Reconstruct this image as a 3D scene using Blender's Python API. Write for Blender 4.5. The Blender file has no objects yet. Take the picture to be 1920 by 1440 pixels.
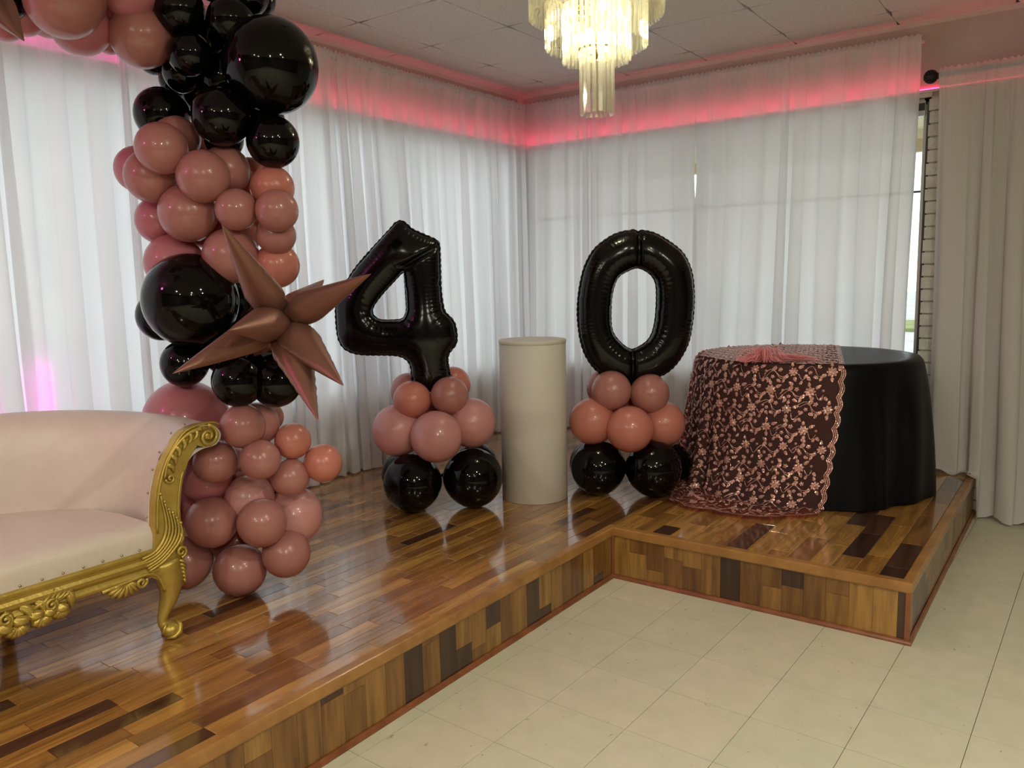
import bpy, bmesh, math, random
import numpy as np
from mathutils import Vector, Matrix, noise

random.seed(7)
SC = bpy.context.scene
COL = SC.collection
PI = math.pi

# ------------------------------------------------------------------ camera
cam_data = bpy.data.cameras.new('camera')
cam = bpy.data.objects.new('camera', cam_data)
COL.objects.link(cam)
cam.location = (3.8864, -5.4908, 1.4796)
cam.rotation_euler = (1.4382, 0.0220, 0.6301)
cam_data.sensor_width = 36.0
cam_data.lens = 36.0 * 1486.0 / 1920.0
cam_data.clip_start = 0.05
cam_data.clip_end = 200
SC.camera = cam

# ------------------------------------------------------------------ light and exposure
SC.view_settings.view_transform = 'Standard'
SC.view_settings.look = 'None'
SC.view_settings.gamma = 1.0
SC.view_settings.use_curve_mapping = False
SC.view_settings.exposure = 0.2
SC.cycles.caustics_refractive = False
SC.cycles.caustics_reflective = False
SC.cycles.max_bounces = 14
SC.cycles.diffuse_bounces = 6
SC.cycles.transparent_max_bounces = 24
SC.cycles.sample_clamp_indirect = 6.0

SKY = 2.05          # overcast sky
world = bpy.data.worlds.new('overcast_sky')
SC.world = world
world.use_nodes = True
bg = world.node_tree.nodes['Background']
bg.inputs['Color'].default_value = (0.93, 0.97, 1.0, 1)
bg.inputs['Strength'].default_value = SKY

def area_portal(name, loc, rot, sx, sy):
    d = bpy.data.lights.new(name, 'AREA')
    d.shape = 'RECTANGLE'
    d.size = sx
    d.size_y = sy
    d.cycles.is_portal = True
    o = bpy.data.objects.new(name, d)
    o.location = loc
    o.rotation_euler = rot
    COL.objects.link(o)
    return o

area_portal('window_portal', (-0.20, -3.0, 1.63), (0, -PI / 2, 0), 1.8, 5.9)
area_portal('window_portal', (1.65, 0.20, 1.63), (-PI / 2, 0, 0), 2.8, 1.8)

def room_lamp(loc, watts, col=(1.0, 0.96, 0.76), radius=0.05):
    d = bpy.data.lights.new('room_lamp', 'POINT')
    d.energy = watts
    d.color = col
    d.shadow_soft_size = radius
    o = bpy.data.objects.new('room_lamp', d)
    o.location = loc
    COL.objects.link(o)

# the hall's magenta party light, left of the picture
room_lamp((0.6, -6.1, 2.45), 18, (1.0, 0.20, 0.62), 0.10)
# the hall's other ceiling lamps, behind the camera
LAMP = 1.3
def down_lamp(loc, watts, col=(1.0, 0.95, 0.76)):
    d = bpy.data.lights.new('down_lamp', 'AREA')
    d.shape = 'DISK'
    d.size = 0.10
    d.energy = watts
    d.color = col
    o = bpy.data.objects.new('down_lamp', d)
    o.location = loc
    COL.objects.link(o)
for x_, y_, w in ((4.4, -4.2, 26), (6.3, -4.2, 30), (6.6, -7.2, 40), (4.2, -8.6, 40), (5.2, -6.2, 36), (2.8, -7.4, 28)):
    down_lamp((x_, y_, 2.93), w * LAMP)

# ------------------------------------------------------------------ materials
def nodes_of(name):
    m = bpy.data.materials.new(name)
    m.use_nodes = True
    nt = m.node_tree
    return m, nt, nt.nodes['Principled BSDF']

def sock(nt, kind, **inp):
    n = nt.nodes.new(kind)
    for k, v in inp.items():
        try:
            n.inputs[k.replace('_', ' ')].default_value = v
        except Exception:
            setattr(n, k, v)
    return n

def plain(name, col, rough=0.5, metal=0.0, coat=0.0, spec=0.5, sub=0.0):
    m, nt, b = nodes_of(name)
    b.inputs['Base Color'].default_value = (*col, 1)
    b.inputs['Roughness'].default_value = rough
    b.inputs['Metallic'].default_value = metal
    b.inputs['Coat Weight'].default_value = coat
    b.inputs['Coat IOR'].default_value = 1.5 if coat < 1 else 1.85
    b.inputs['Coat Roughness'].default_value = 0.08
    b.inputs['Specular IOR Level'].default_value = spec
    if sub:
        b.inputs['Subsurface Weight'].default_value = sub
    return m

def mottled(name, c1, c2, scale, rough=0.5, bump=0.0, bump_scale=40.0, metal=0.0, spec=0.5, detail=5.0):
    m, nt, b = nodes_of(name)
    tc = nt.nodes.new('ShaderNodeTexCoord')
    n = sock(nt, 'ShaderNodeTexNoise', Scale=scale, Detail=detail, Roughness=0.6)
    nt.links.new(tc.outputs['Object'], n.inputs['Vector'])
    r = nt.nodes.new('ShaderNodeValToRGB')
    r.color_ramp.elements[0].position = 0.35
    r.color_ramp.elements[1].position = 0.65
    r.color_ramp.elements[0].color = (*c1, 1)
    r.color_ramp.elements[1].color = (*c2, 1)
    nt.links.new(n.outputs['Fac'], r.inputs['Fac'])
    nt.links.new(r.outputs['Color'], b.inputs['Base Color'])
    b.inputs['Roughness'].default_value = rough
    b.inputs['Metallic'].default_value = metal
    b.inputs['Specular IOR Level'].default_value = spec
    if bump:
        n2 = sock(nt, 'ShaderNodeTexNoise', Scale=bump_scale, Detail=4.0)
        nt.links.new(tc.outputs['Object'], n2.inputs['Vector'])
        bp = nt.nodes.new('ShaderNodeBump')
        bp.inputs['Strength'].default_value = bump
        bp.inputs['Distance'].default_value = 0.01
        nt.links.new(n2.outputs['Fac'], bp.inputs['Height'])
        nt.links.new(bp.outputs['Normal'], b.inputs['Normal'])
    return m

def emitter(name, col, strength):
    m = bpy.data.materials.new(name)
    m.use_nodes = True
    nt = m.node_tree
    nt.nodes.clear()
    e = nt.nodes.new('ShaderNodeEmission')
    e.inputs['Color'].default_value = (*col, 1)
    e.inputs['Strength'].default_value = strength
    o = nt.nodes.new('ShaderNodeOutputMaterial')
    nt.links.new(e.outputs[0], o.inputs['Surface'])
    return m

def wood(name, stretch, rough, coat=0.3, gain=1.0):
    """strip parquet; the per-face attribute 'tone' picks the strip's own colour"""
    m, nt, b = nodes_of(name)
    L = nt.links
    tc = nt.nodes.new('ShaderNodeTexCoord')
    at = nt.nodes.new('ShaderNodeAttribute')
    at.attribute_name = 'tone'
    mp = nt.nodes.new('ShaderNodeMapping')
    mp.inputs['Scale'].default_value = stretch
    L.new(tc.outputs['Object'], mp.inputs['Vector'])
    w = nt.nodes.new('ShaderNodeMath'); w.operation = 'MULTIPLY'; w.inputs[1].default_value = 60.0
    L.new(at.outputs['Fac'], w.inputs[0])
    n = nt.nodes.new('ShaderNodeTexNoise'); n.noise_dimensions = '4D'
    n.inputs['Scale'].default_value = 1.0; n.inputs['Detail'].default_value = 6.0
    n.inputs['Roughness'].default_value = 0.62; n.inputs['Distortion'].default_value = 0.35
    L.new(mp.outputs[0], n.inputs['Vector']); L.new(w.outputs[0], n.inputs['W'])
    r = nt.nodes.new('ShaderNodeValToRGB')
    els = r.color_ramp.elements
    els[0].position = 0.0; els[0].color = (0.06, 0.026, 0.018, 1)
    els[1].position = 1.0; els[1].color = (0.62, 0.36, 0.095, 1)
    for p, c in ((0.18, (0.10, 0.046, 0.028)), (0.26, (0.20, 0.085, 0.030)), (0.5, (0.33, 0.155, 0.040)), (0.75, (0.47, 0.245, 0.062))):
        e = els.new(p); e.color = (*c, 1)
    L.new(at.outputs['Fac'], r.inputs['Fac'])
    r2 = nt.nodes.new('ShaderNodeValToRGB')
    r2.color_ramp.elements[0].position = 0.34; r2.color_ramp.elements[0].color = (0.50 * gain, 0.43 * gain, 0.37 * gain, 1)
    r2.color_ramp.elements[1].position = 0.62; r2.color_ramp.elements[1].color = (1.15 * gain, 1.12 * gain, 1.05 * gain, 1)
    L.new(n.outputs['Fac'], r2.inputs['Fac'])
    mx = nt.nodes.new('ShaderNodeMix'); mx.data_type = 'RGBA'; mx.blend_type = 'MULTIPLY'
    mx.inputs['Factor'].default_value = 1.0
    L.new(r.outputs['Color'], mx.inputs['A']); L.new(r2.outputs['Color'], mx.inputs['B'])
    L.new(mx.outputs['Result'], b.inputs['Base Color'])
    b.inputs['Roughness'].default_value = rough
    b.inputs['Specular IOR Level'].default_value = 0.55
    b.inputs['Coat Weight'].default_value = coat
    b.inputs['Coat IOR'].default_value = 1.5 if coat < 1 else 1.85
    b.inputs['Coat Roughness'].default_value = 0.09
    bp = nt.nodes.new('ShaderNodeBump'); bp.inputs['Strength'].default_value = 0.06; bp.inputs['Distance'].default_value = 0.004
    L.new(n.outputs['Fac'], bp.inputs['Height']); L.new(bp.outputs['Normal'], b.inputs['Normal'])
    return m

def thin_cloth(name, col, trans, clear, rough_mix=None):
    """sheer curtain voile: part diffuse, part translucent, part see-through"""
    m = bpy.data.materials.new(name)
    m.use_nodes = True
    nt = m.node_tree
    nt.nodes.clear()
    L = nt.links
    d = nt.nodes.new('ShaderNodeBsdfDiffuse'); d.inputs['Color'].default_value = (*col, 1)
    t = nt.nodes.new('ShaderNodeBsdfTranslucent'); t.inputs['Color'].default_value = (*col, 1)
    x = nt.nodes.new('ShaderNodeBsdfTransparent'); x.inputs['Color'].default_value = (*col, 1)
    a = nt.nodes.new('ShaderNodeMixShader'); a.inputs[0].default_value = trans
    c = nt.nodes.new('ShaderNodeMixShader'); c.inputs[0].default_value = clear
    o = nt.nodes.new('ShaderNodeOutputMaterial')
    L.new(d.outputs[0], a.inputs[1]); L.new(t.outputs[0], a.inputs[2])
    L.new(a.outputs[0], c.inputs[1]); L.new(x.outputs[0], c.inputs[2])
    L.new(c.outputs[0], o.inputs['Surface'])
    return m

def latex(name, col, trans=0.22, rough=0.28):
    m, nt, b = nodes_of(name)
    L = nt.links
    b.inputs['Base Color'].default_value = (*col, 1)
    b.inputs['Roughness'].default_value = rough
    b.inputs['Specular IOR Level'].default_value = 0.4
    b.inputs['Coat Weight'].default_value = 0.35
    b.inputs['Coat Roughness'].default_value = 0.06
    if trans:
        t = nt.nodes.new('ShaderNodeBsdfTranslucent')
        t.inputs['Color'].default_value = (min(1, col[0] * 1.25), col[1] * 0.8, col[2] * 0.75, 1)
        mx = nt.nodes.new('ShaderNodeMixShader'); mx.inputs[0].default_value = trans
        L.new(b.outputs[0], mx.inputs[1]); L.new(t.outputs[0], mx.inputs[2])
        L.new(mx.outputs[0], nt.nodes['Material Output'].inputs['Surface'])
    return m

M = {}
M['hall_wall'] = mottled('dimmed_hall_wall', (0.10, 0.08, 0.07), (0.13, 0.10, 0.09), 5, 0.8)  # far walls coloured dark so the black balloons mirror a dim hall
M['wall'] = mottled('wall_paint', (0.50, 0.42, 0.40), (0.54, 0.46, 0.43), 6, 0.7)
M['ceiling_tile'] = mottled('ceiling_tile', (0.58, 0.55, 0.53), (0.68, 0.65, 0.62), 60, 0.9, 0.35, 120, detail=8)
M['plenum'] = plain('dark_plenum', (0.05, 0.04, 0.04), 0.9)
M['trim_white'] = plain('painted_trim', (0.66, 0.58, 0.55), 0.5)
M['alu'] = plain('aluminium', (0.55, 0.57, 0.56), 0.35, 0.8)
M['dark_frame'] = plain('dark_window_frame', (0.035, 0.038, 0.036), 0.4)
M['brick'] = mottled('painted_brick', (0.58, 0.58, 0.53), (0.68, 0.68, 0.62), 14, 0.7, 0.5, 60)
M['mortar'] = mottled('painted_mortar', (0.5, 0.5, 0.46), (0.6, 0.6, 0.55), 30, 0.85)
M['wood_top'] = wood('parquet_strip', (30.0, 2.4, 30.0), 0.22, 1.0, 0.95)
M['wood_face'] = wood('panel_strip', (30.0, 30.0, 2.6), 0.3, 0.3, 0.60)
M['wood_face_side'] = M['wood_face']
M['shoe'] = mottled('red_brown_moulding', (0.16, 0.05, 0.02), (0.26, 0.09, 0.035), 10, 0.3)
M['nosing'] = mottled('edge_moulding', (0.27, 0.125, 0.036), (0.37, 0.185, 0.055), 9, 0.25)
M['substage'] = plain('plywood_core', (0.10, 0.05, 0.025), 0.7)
M['curtain'] = thin_cloth('white_voile', (0.90, 0.90, 0.92), 0.50, 0.02)
M['curtain_dim'] = thin_cloth('white_voile_dim', (0.70, 0.68, 0.67), 0.35, 0.05)  # white voile darkened in colour: stands for having no window light behind
M['rod_white'] = plain('white_rod', (0.7, 0.68, 0.68), 0.4)
M['rod_dark'] = plain('dark_bronze_rod', (0.025, 0.012, 0.010), 0.35, 0.3)
M['black_latex'] = plain('black_latex', (0.002, 0.002, 0.002), 0.06, 0, 0.0, 0.25)
M['black_foil'] = plain('black_foil', (0.002, 0.002, 0.002), 0.15, 0.0, 0.0, 0.32)
M['rose'] = latex('dusty_rose_latex', (0.47, 0.205, 0.185))
M['peach'] = latex('peach_pink_latex', (0.60, 0.225, 0.175))
M['mauve'] = latex('pearl_pink_latex', (0.62, 0.30, 0.295), 0.18, 0.30)
M['pink'] = latex('cool_pink_latex', (0.56, 0.21, 0.24))
M['rose_foil'] = plain('rose_gold_foil', (0.26, 0.125, 0.095), 0.38, 0.6)
M['leather'] = mottled('cream_leather', (0.62, 0.55, 0.48), (0.66, 0.59, 0.52), 8, 0.36, 0.08, 220)
M['gold'] = mottled('gold_paint', (0.45, 0.32, 0.065), (0.55, 0.40, 0.10), 14, 0.40, 0.15, 90, metal=0.62)
M['nail'] = plain('brass_nail', (0.45, 0.36, 0.2), 0.3, 0.9)
M['plinth'] = mottled('white_laminate', (0.57, 0.55, 0.50), (0.60, 0.58, 0.53), 3, 0.55)
M['satin'] = plain('black_satin', (0.003, 0.003, 0.004), 0.42, 0.0, 0.0, 0.14)
M['tulle'] = thin_cloth('pink_tulle_net', (0.72, 0.36, 0.34), 0.35, 0.88)
M['feather'] = latex('pink_feather', (0.85, 0.40, 0.43), 0.35, 0.6)
M['bulb'] = emitter('lamp_bulb', (1.0, 0.94, 0.72), 34.0)
M['led_red'] = emitter('red_led', (1.0, 0.03, 0.12), 9.0)
M['led_pink'] = emitter('magenta_led', (1.0, 0.06, 0.42), 11.0)
M['led_magenta'] = emitter('magenta_uplight', (1.0, 0.05, 0.70), 14.0)
M['asphalt'] = mottled('light_asphalt', (0.42, 0.42, 0.42), (0.55, 0.55, 0.54), 0.6, 0.9)
M['grass'] = mottled('grass', (0.16, 0.20, 0.06), (0.26, 0.30, 0.10), 3, 0.9)
M['soffit'] = plain('cream_soffit', (0.86, 0.80, 0.56), 0.7)
M['fascia'] = plain('tan_fascia', (0.66, 0.56, 0.34), 0.7)
M['stone'] = mottled('grey_stone', (0.12, 0.11, 0.10), (0.3, 0.28, 0.26), 4, 0.9)

# glass pane: thin architectural glass
def pane_mat():
    m = bpy.data.materials.new('window_glass'); m.use_nodes = True
    nt = m.node_tree; nt.nodes.clear()
    t = nt.nodes.new('ShaderNodeBsdfTransparent'); t.inputs['Color'].default_value = (0.93, 0.95, 0.94, 1)
    g = nt.nodes.new('ShaderNodeBsdfGlossy'); g.inputs['Roughness'].default_value = 0.02
    mx = nt.nodes.new('ShaderNodeMixShader'); mx.inputs[0].default_value = 0.06
    o = nt.nodes.new('ShaderNodeOutputMaterial')
    nt.links.new(t.outputs[0], mx.inputs[1]); nt.links.new(g.outputs[0], mx.inputs[2]); nt.links.new(mx.outputs[0], o.inputs[0])
    return m
M['glass'] = pane_mat()

def crystal_mat():
    m = bpy.data.materials.new('crystal'); m.use_nodes = True
    nt = m.node_tree; nt.nodes.clear(); L = nt.links
    t = nt.nodes.new('ShaderNodeBsdfTransparent'); t.inputs['Color'].default_value = (0.95, 0.95, 0.88, 1)
    g = nt.nodes.new('ShaderNodeBsdfGlossy'); g.inputs['Roughness'].default_value = 0.06
    g.inputs['Color'].default_value = (1, 0.98, 0.9, 1)
    s = nt.nodes.new('ShaderNodeBsdfTranslucent'); s.inputs['Color'].default_value = (0.97, 0.97, 0.84, 1)
    a = nt.nodes.new('ShaderNodeMixShader'); a.inputs[0].default_value = 0.20
    b = nt.nodes.new('ShaderNodeMixShader'); b.inputs[0].default_value = 0.34
    o = nt.nodes.new('ShaderNodeOutputMaterial')
    L.new(t.outputs[0], a.inputs[1]); L.new(s.outputs[0], a.inputs[2])
    L.new(a.outputs[0], b.inputs[1]); L.new(g.outputs[0], b.inputs[2]); L.new(b.outputs[0], o.inputs[0])
    return m
M['crystal'] = crystal_mat()

def tile_mat():
    m, nt, b = nodes_of('vinyl_tile'); L = nt.links
    tc = nt.nodes.new('ShaderNodeTexCoord')
    n = sock(nt, 'ShaderNodeTexNoise', Scale=9.0, Detail=7.0, Roughness=0.65)
    L.new(tc.outputs['Object'], n.inputs['Vector'])
    at = nt.nodes.new('ShaderNodeAttribute'); at.attribute_name = 'tone'
    r = nt.nodes.new('ShaderNodeValToRGB')
    r.color_ramp.elements[0].position = 0.3; r.color_ramp.elements[0].color = (0.530, 0.510, 0.400, 1)
    r.color_ramp.elements[1].position = 0.7; r.color_ramp.elements[1].color = (0.605, 0.575, 0.460, 1)
    L.new(n.outputs['Fac'], r.inputs['Fac'])
    r1 = nt.nodes.new('ShaderNodeValToRGB')
    r1.color_ramp.elements[0].color = (0.96, 0.99, 0.95, 1); r1.color_ramp.elements[1].color = (1.02, 1.0, 0.99, 1)
    L.new(at.outputs['Fac'], r1.inputs['Fac'])
    mx = nt.nodes.new('ShaderNodeMix'); mx.data_type = 'RGBA'; mx.blend_type = 'MULTIPLY'; mx.inputs['Factor'].default_value = 1
    L.new(r.outputs['Color'], mx.inputs['A']); L.new(r1.outputs['Color'], mx.inputs['B'])
    mp = nt.nodes.new('ShaderNodeMapping'); mp.inputs['Scale'].default_value = (30, 17, 20); mp.inputs['Rotation'].default_value = (0, 0, 0.6)
    L.new(tc.outputs['Object'], mp.inputs['Vector'])
    v = sock(nt, 'ShaderNodeTexNoise', Scale=1.0, Detail=3.0, Roughness=0.7)
    L.new(mp.outputs[0], v.inputs['Vector'])
    r3 = nt.nodes.new('ShaderNodeValToRGB')
    r3.color_ramp.elements[0].position = 0.665; r3.color_ramp.elements[0].color = (1, 1, 1, 1)
    r3.color_ramp.elements[1].position = 0.73; r3.color_ramp.elements[1].color = (0.55, 0.48, 0.40, 1)
    L.new(v.outputs['Fac'], r3.inputs['Fac'])
    m2 = nt.nodes.new('ShaderNodeMix'); m2.data_type = 'RGBA'; m2.blend_type = 'MULTIPLY'; m2.inputs['Factor'].default_value = 1
    L.new(mx.outputs['Result'], m2.inputs['A']); L.new(r3.outputs['Color'], m2.inputs['B'])
    L.new(m2.outputs['Result'], b.inputs['Base Color'])
    b.inputs['Roughness'].default_value = 0.42
    b.inputs['Specular IOR Level'].default_value = 0.35
    return m
M['vinyl'] = tile_mat()
M['joint'] = plain('floor_joint', (0.12, 0.11, 0.085), 0.8)

def sequin_mat():
    m, nt, b = nodes_of('rose_gold_sequins'); L = nt.links
    tc = nt.nodes.new('ShaderNodeTexCoord')
    v = nt.nodes.new('ShaderNodeTexVoronoi'); v.inputs['Scale'].default_value = 260.0
    L.new(tc.outputs['Object'], v.inputs['Vector'])
    bw = nt.nodes.new('ShaderNodeVectorMath'); bw.operation = 'SUBTRACT'; bw.inputs[1].default_value = (0.5, 0.5, 0.5)
    L.new(v.outputs['Color'], bw.inputs[0])
    sc = nt.nodes.new('ShaderNodeVectorMath'); sc.operation = 'SCALE'; sc.inputs['Scale'].default_value = 1.1
    L.new(bw.outputs[0], sc.inputs[0])
    ge = nt.nodes.new('ShaderNodeNewGeometry')
    ad = nt.nodes.new('ShaderNodeVectorMath'); ad.operation = 'ADD'
    L.new(ge.outputs['Normal'], ad.inputs[0]); L.new(sc.outputs[0], ad.inputs[1])
    no = nt.nodes.new('ShaderNodeVectorMath'); no.operation = 'NORMALIZE'
    L.new(ad.outputs[0], no.inputs[0]); L.new(no.outputs[0], b.inputs['Normal'])
    b.inputs['Base Color'].default_value = (0.70, 0.40, 0.34, 1)
    b.inputs['Metallic'].default_value = 0.55
    b.inputs['Roughness'].default_value = 0.25
    return m
M['sequin'] = sequin_mat()

# ------------------------------------------------------------------ helpers
def mesh_obj(name, verts, faces, mat=None, parent=None, loc=(0, 0, 0), smooth=False, rot=(0, 0, 0), scale=None):
    me = bpy.data.meshes.new(name)
    me.from_pydata([tuple(v) for v in verts], [], [tuple(f) for f in faces])
    if smooth:
        me.polygons.foreach_set('use_smooth', [True] * len(me.polygons))
    if mat is not None:
        me.materials.append(mat)
    me.update()
    return link(name, me, parent, loc, rot, scale)

def link(name, me, parent=None, loc=(0, 0, 0), rot=(0, 0, 0), scale=None):
    o = bpy.data.objects.new(name, me)
    o.location = loc
    o.rotation_euler = rot
    if scale is not None:
        o.scale = scale
    if parent is not None:
        o.parent = parent
    COL.objects.link(o)
    return o

def thing(name, label, cat, loc=(0, 0, 0), rotz=0.0, group=None):
    o = bpy.data.objects.new(name, None)
    o.empty_display_size = 0.1
    COL.objects.link(o)
    o.location = loc
    o.rotation_euler = (0, 0, rotz)
    o['label'] = label
    o['category'] = cat
    if group:
        o['group'] = group
    return o

def tag(o, label=None, cat=None, group=None, kind=None):
    if label: o['label'] = label
    if cat: o['category'] = cat
    if group: o['group'] = group
    if kind: o['kind'] = kind
    return o

class Geo:
    """collects shapes for ONE mesh object"""
    def __init__(self):
        self.v = []; self.f = []
    def add(self, v, f):
        n = len(self.v)
        self.v += [tuple(p) for p in v]
        self.f += [tuple(i + n for i in q) for q in f]
        return self
    def box(self, x0, x1, y0, y1, z0, z1):
        v = [(x, y, z) for x in (x0, x1) for y in (y0, y1) for z in (z0, z1)]
        f = [(0, 1, 3, 2), (4, 6, 7, 5), (0, 4, 5, 1), (2, 3, 7, 6), (0, 2, 6, 4), (1, 5, 7, 3)]
        return self.add(v, f)
    def tube(self, pts, rad, n=8, flat=1.0, caps=True):
        pts = [Vector(p) for p in pts]
        if not isinstance(rad, (list, tuple)):
            rad = [rad] * len(pts)
        V = []
        ref = None
        for i, p in enumerate(pts):
            t = (pts[min(i + 1, len(pts) - 1)] - pts[max(i - 1, 0)]).normalized()
            if ref is None:
                ref = Vector((0, 0, 1)) if abs(t.z) < 0.9 else Vector((1, 0, 0))
            a = (ref - t * ref.dot(t)).normalized()
            b = t.cross(a)
            ref = a
            for k in range(n):
                w = 2 * PI * k / n
                V.append(p + a * math.cos(w) * rad[i] + b * math.sin(w) * rad[i] * flat)
        F = []
        for i in range(len(pts) - 1):
            for k in range(n):
                F.append((i * n + k, i * n + (k + 1) % n, (i + 1) * n + (k + 1) % n, (i + 1) * n + k))
        if caps:
            F.append(tuple(reversed(range(n))))
            F.append(tuple(range((len(pts) - 1) * n, len(pts) * n)))
        return self.add(V, F)
    def lathe(self, prof, n=24, c=(0, 0, 0)):
        V = []; F = []
        for r, z in prof:
            for k in range(n):
                w = 2 * PI * k / n
                V.append((c[0] + r * math.cos(w), c[1] + r * math.sin(w), c[2] + z))
        for i in range(len(prof) - 1):
            for k in range(n):
                F.append((i * n + k, i * n + (k + 1) % n, (i + 1) * n + (k + 1) % n, (i + 1) * n + k))
        F.append(tuple(reversed(range(n))))
        F.append(tuple(range((len(prof) - 1) * n, len(prof) * n)))
        return self.add(V, F)
    def ball(self, c, r, n=10, m=6, s=(1, 1, 1)):
        V = [(c[0], c[1], c[2] + r * s[2])]
        for i in range(1, m):
            a = PI * i / m
            for k in range(n):
                w = 2 * PI * k / n
                V.append((c[0] + r * s[0] * math.sin(a) * math.cos(w), c[1] + r * s[1] * math.sin(a) * math.sin(w), c[2] + r * s[2] * math.cos(a)))
        V.append((c[0], c[1], c[2] - r * s[2]))
        F = []
        for k in range(n):
            F.append((0, 1 + k, 1 + (k + 1) % n))
            F.append((len(V) - 1, 1 + (m - 2) * n + (k + 1) % n, 1 + (m - 2) * n + k))
        for i in range(m - 2):
            for k in range(n):
                F.append((1 + i * n + k, 1 + (i + 1) * n + k, 1 + (i + 1) * n + (k + 1) % n, 1 + i * n + (k + 1) % n))
        return self.add(V, F)
    def grid(self, P):
        """P[i][j] points"""
        n = len(P); m = len(P[0])
        V = [q for r in P for q in r]
        F = [(i * m + j, i * m + j + 1, (i + 1) * m + j + 1, (i + 1) * m + j) for i in range(n - 1) for j in range(m - 1)]
        return self.add(V, F)
    def build(self, name, mat, parent=None, smooth=False, loc=(0, 0, 0), rot=(0, 0, 0)):
        return mesh_obj(name, self.v, self.f, mat, parent, loc, smooth, rot)

def bevel(o, w, seg=2):
    b = o.modifiers.new('bevel', 'BEVEL')
    b.width = w; b.segments = seg; b.limit_method = 'ANGLE'; b.angle_limit = 0.6
    return o

def set_tone(me, t):
    a = me.attributes.new('tone', 'FLOAT', 'FACE')
    if isinstance(t, (list, tuple)):
        a.data.foreach_set('value', t)
    else:
        a.data.foreach_set('value', [t] * len(me.polygons))

def struct(o):
    o['kind'] = 'structure'
    return o

def outward(o):
    bm = bmesh.new(); bm.from_mesh(o.data)
    bmesh.ops.recalc_face_normals(bm, faces=bm.faces)
    bm.to_mesh(o.data); bm.free()
    return o

def catmull(P, n):
    """n samples through the points"""
    P = [Vector(p) for p in P]
    Q = [P[0] * 2 - P[1]] + P + [P[-1] * 2 - P[-2]]
    out = []
    for s in range(n):
        t = s / (n - 1) * (len(P) - 1)
        i = min(int(t), len(P) - 2); u = t - i
        a, b, c, d = Q[i], Q[i + 1], Q[i + 2], Q[i + 3]
        out.append(0.5 * ((2 * b) + (c - a) * u + (2 * a - 5 * b + 4 * c - d) * u * u + (3 * b - a - 3 * c + d) * u ** 3))
    return out

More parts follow.
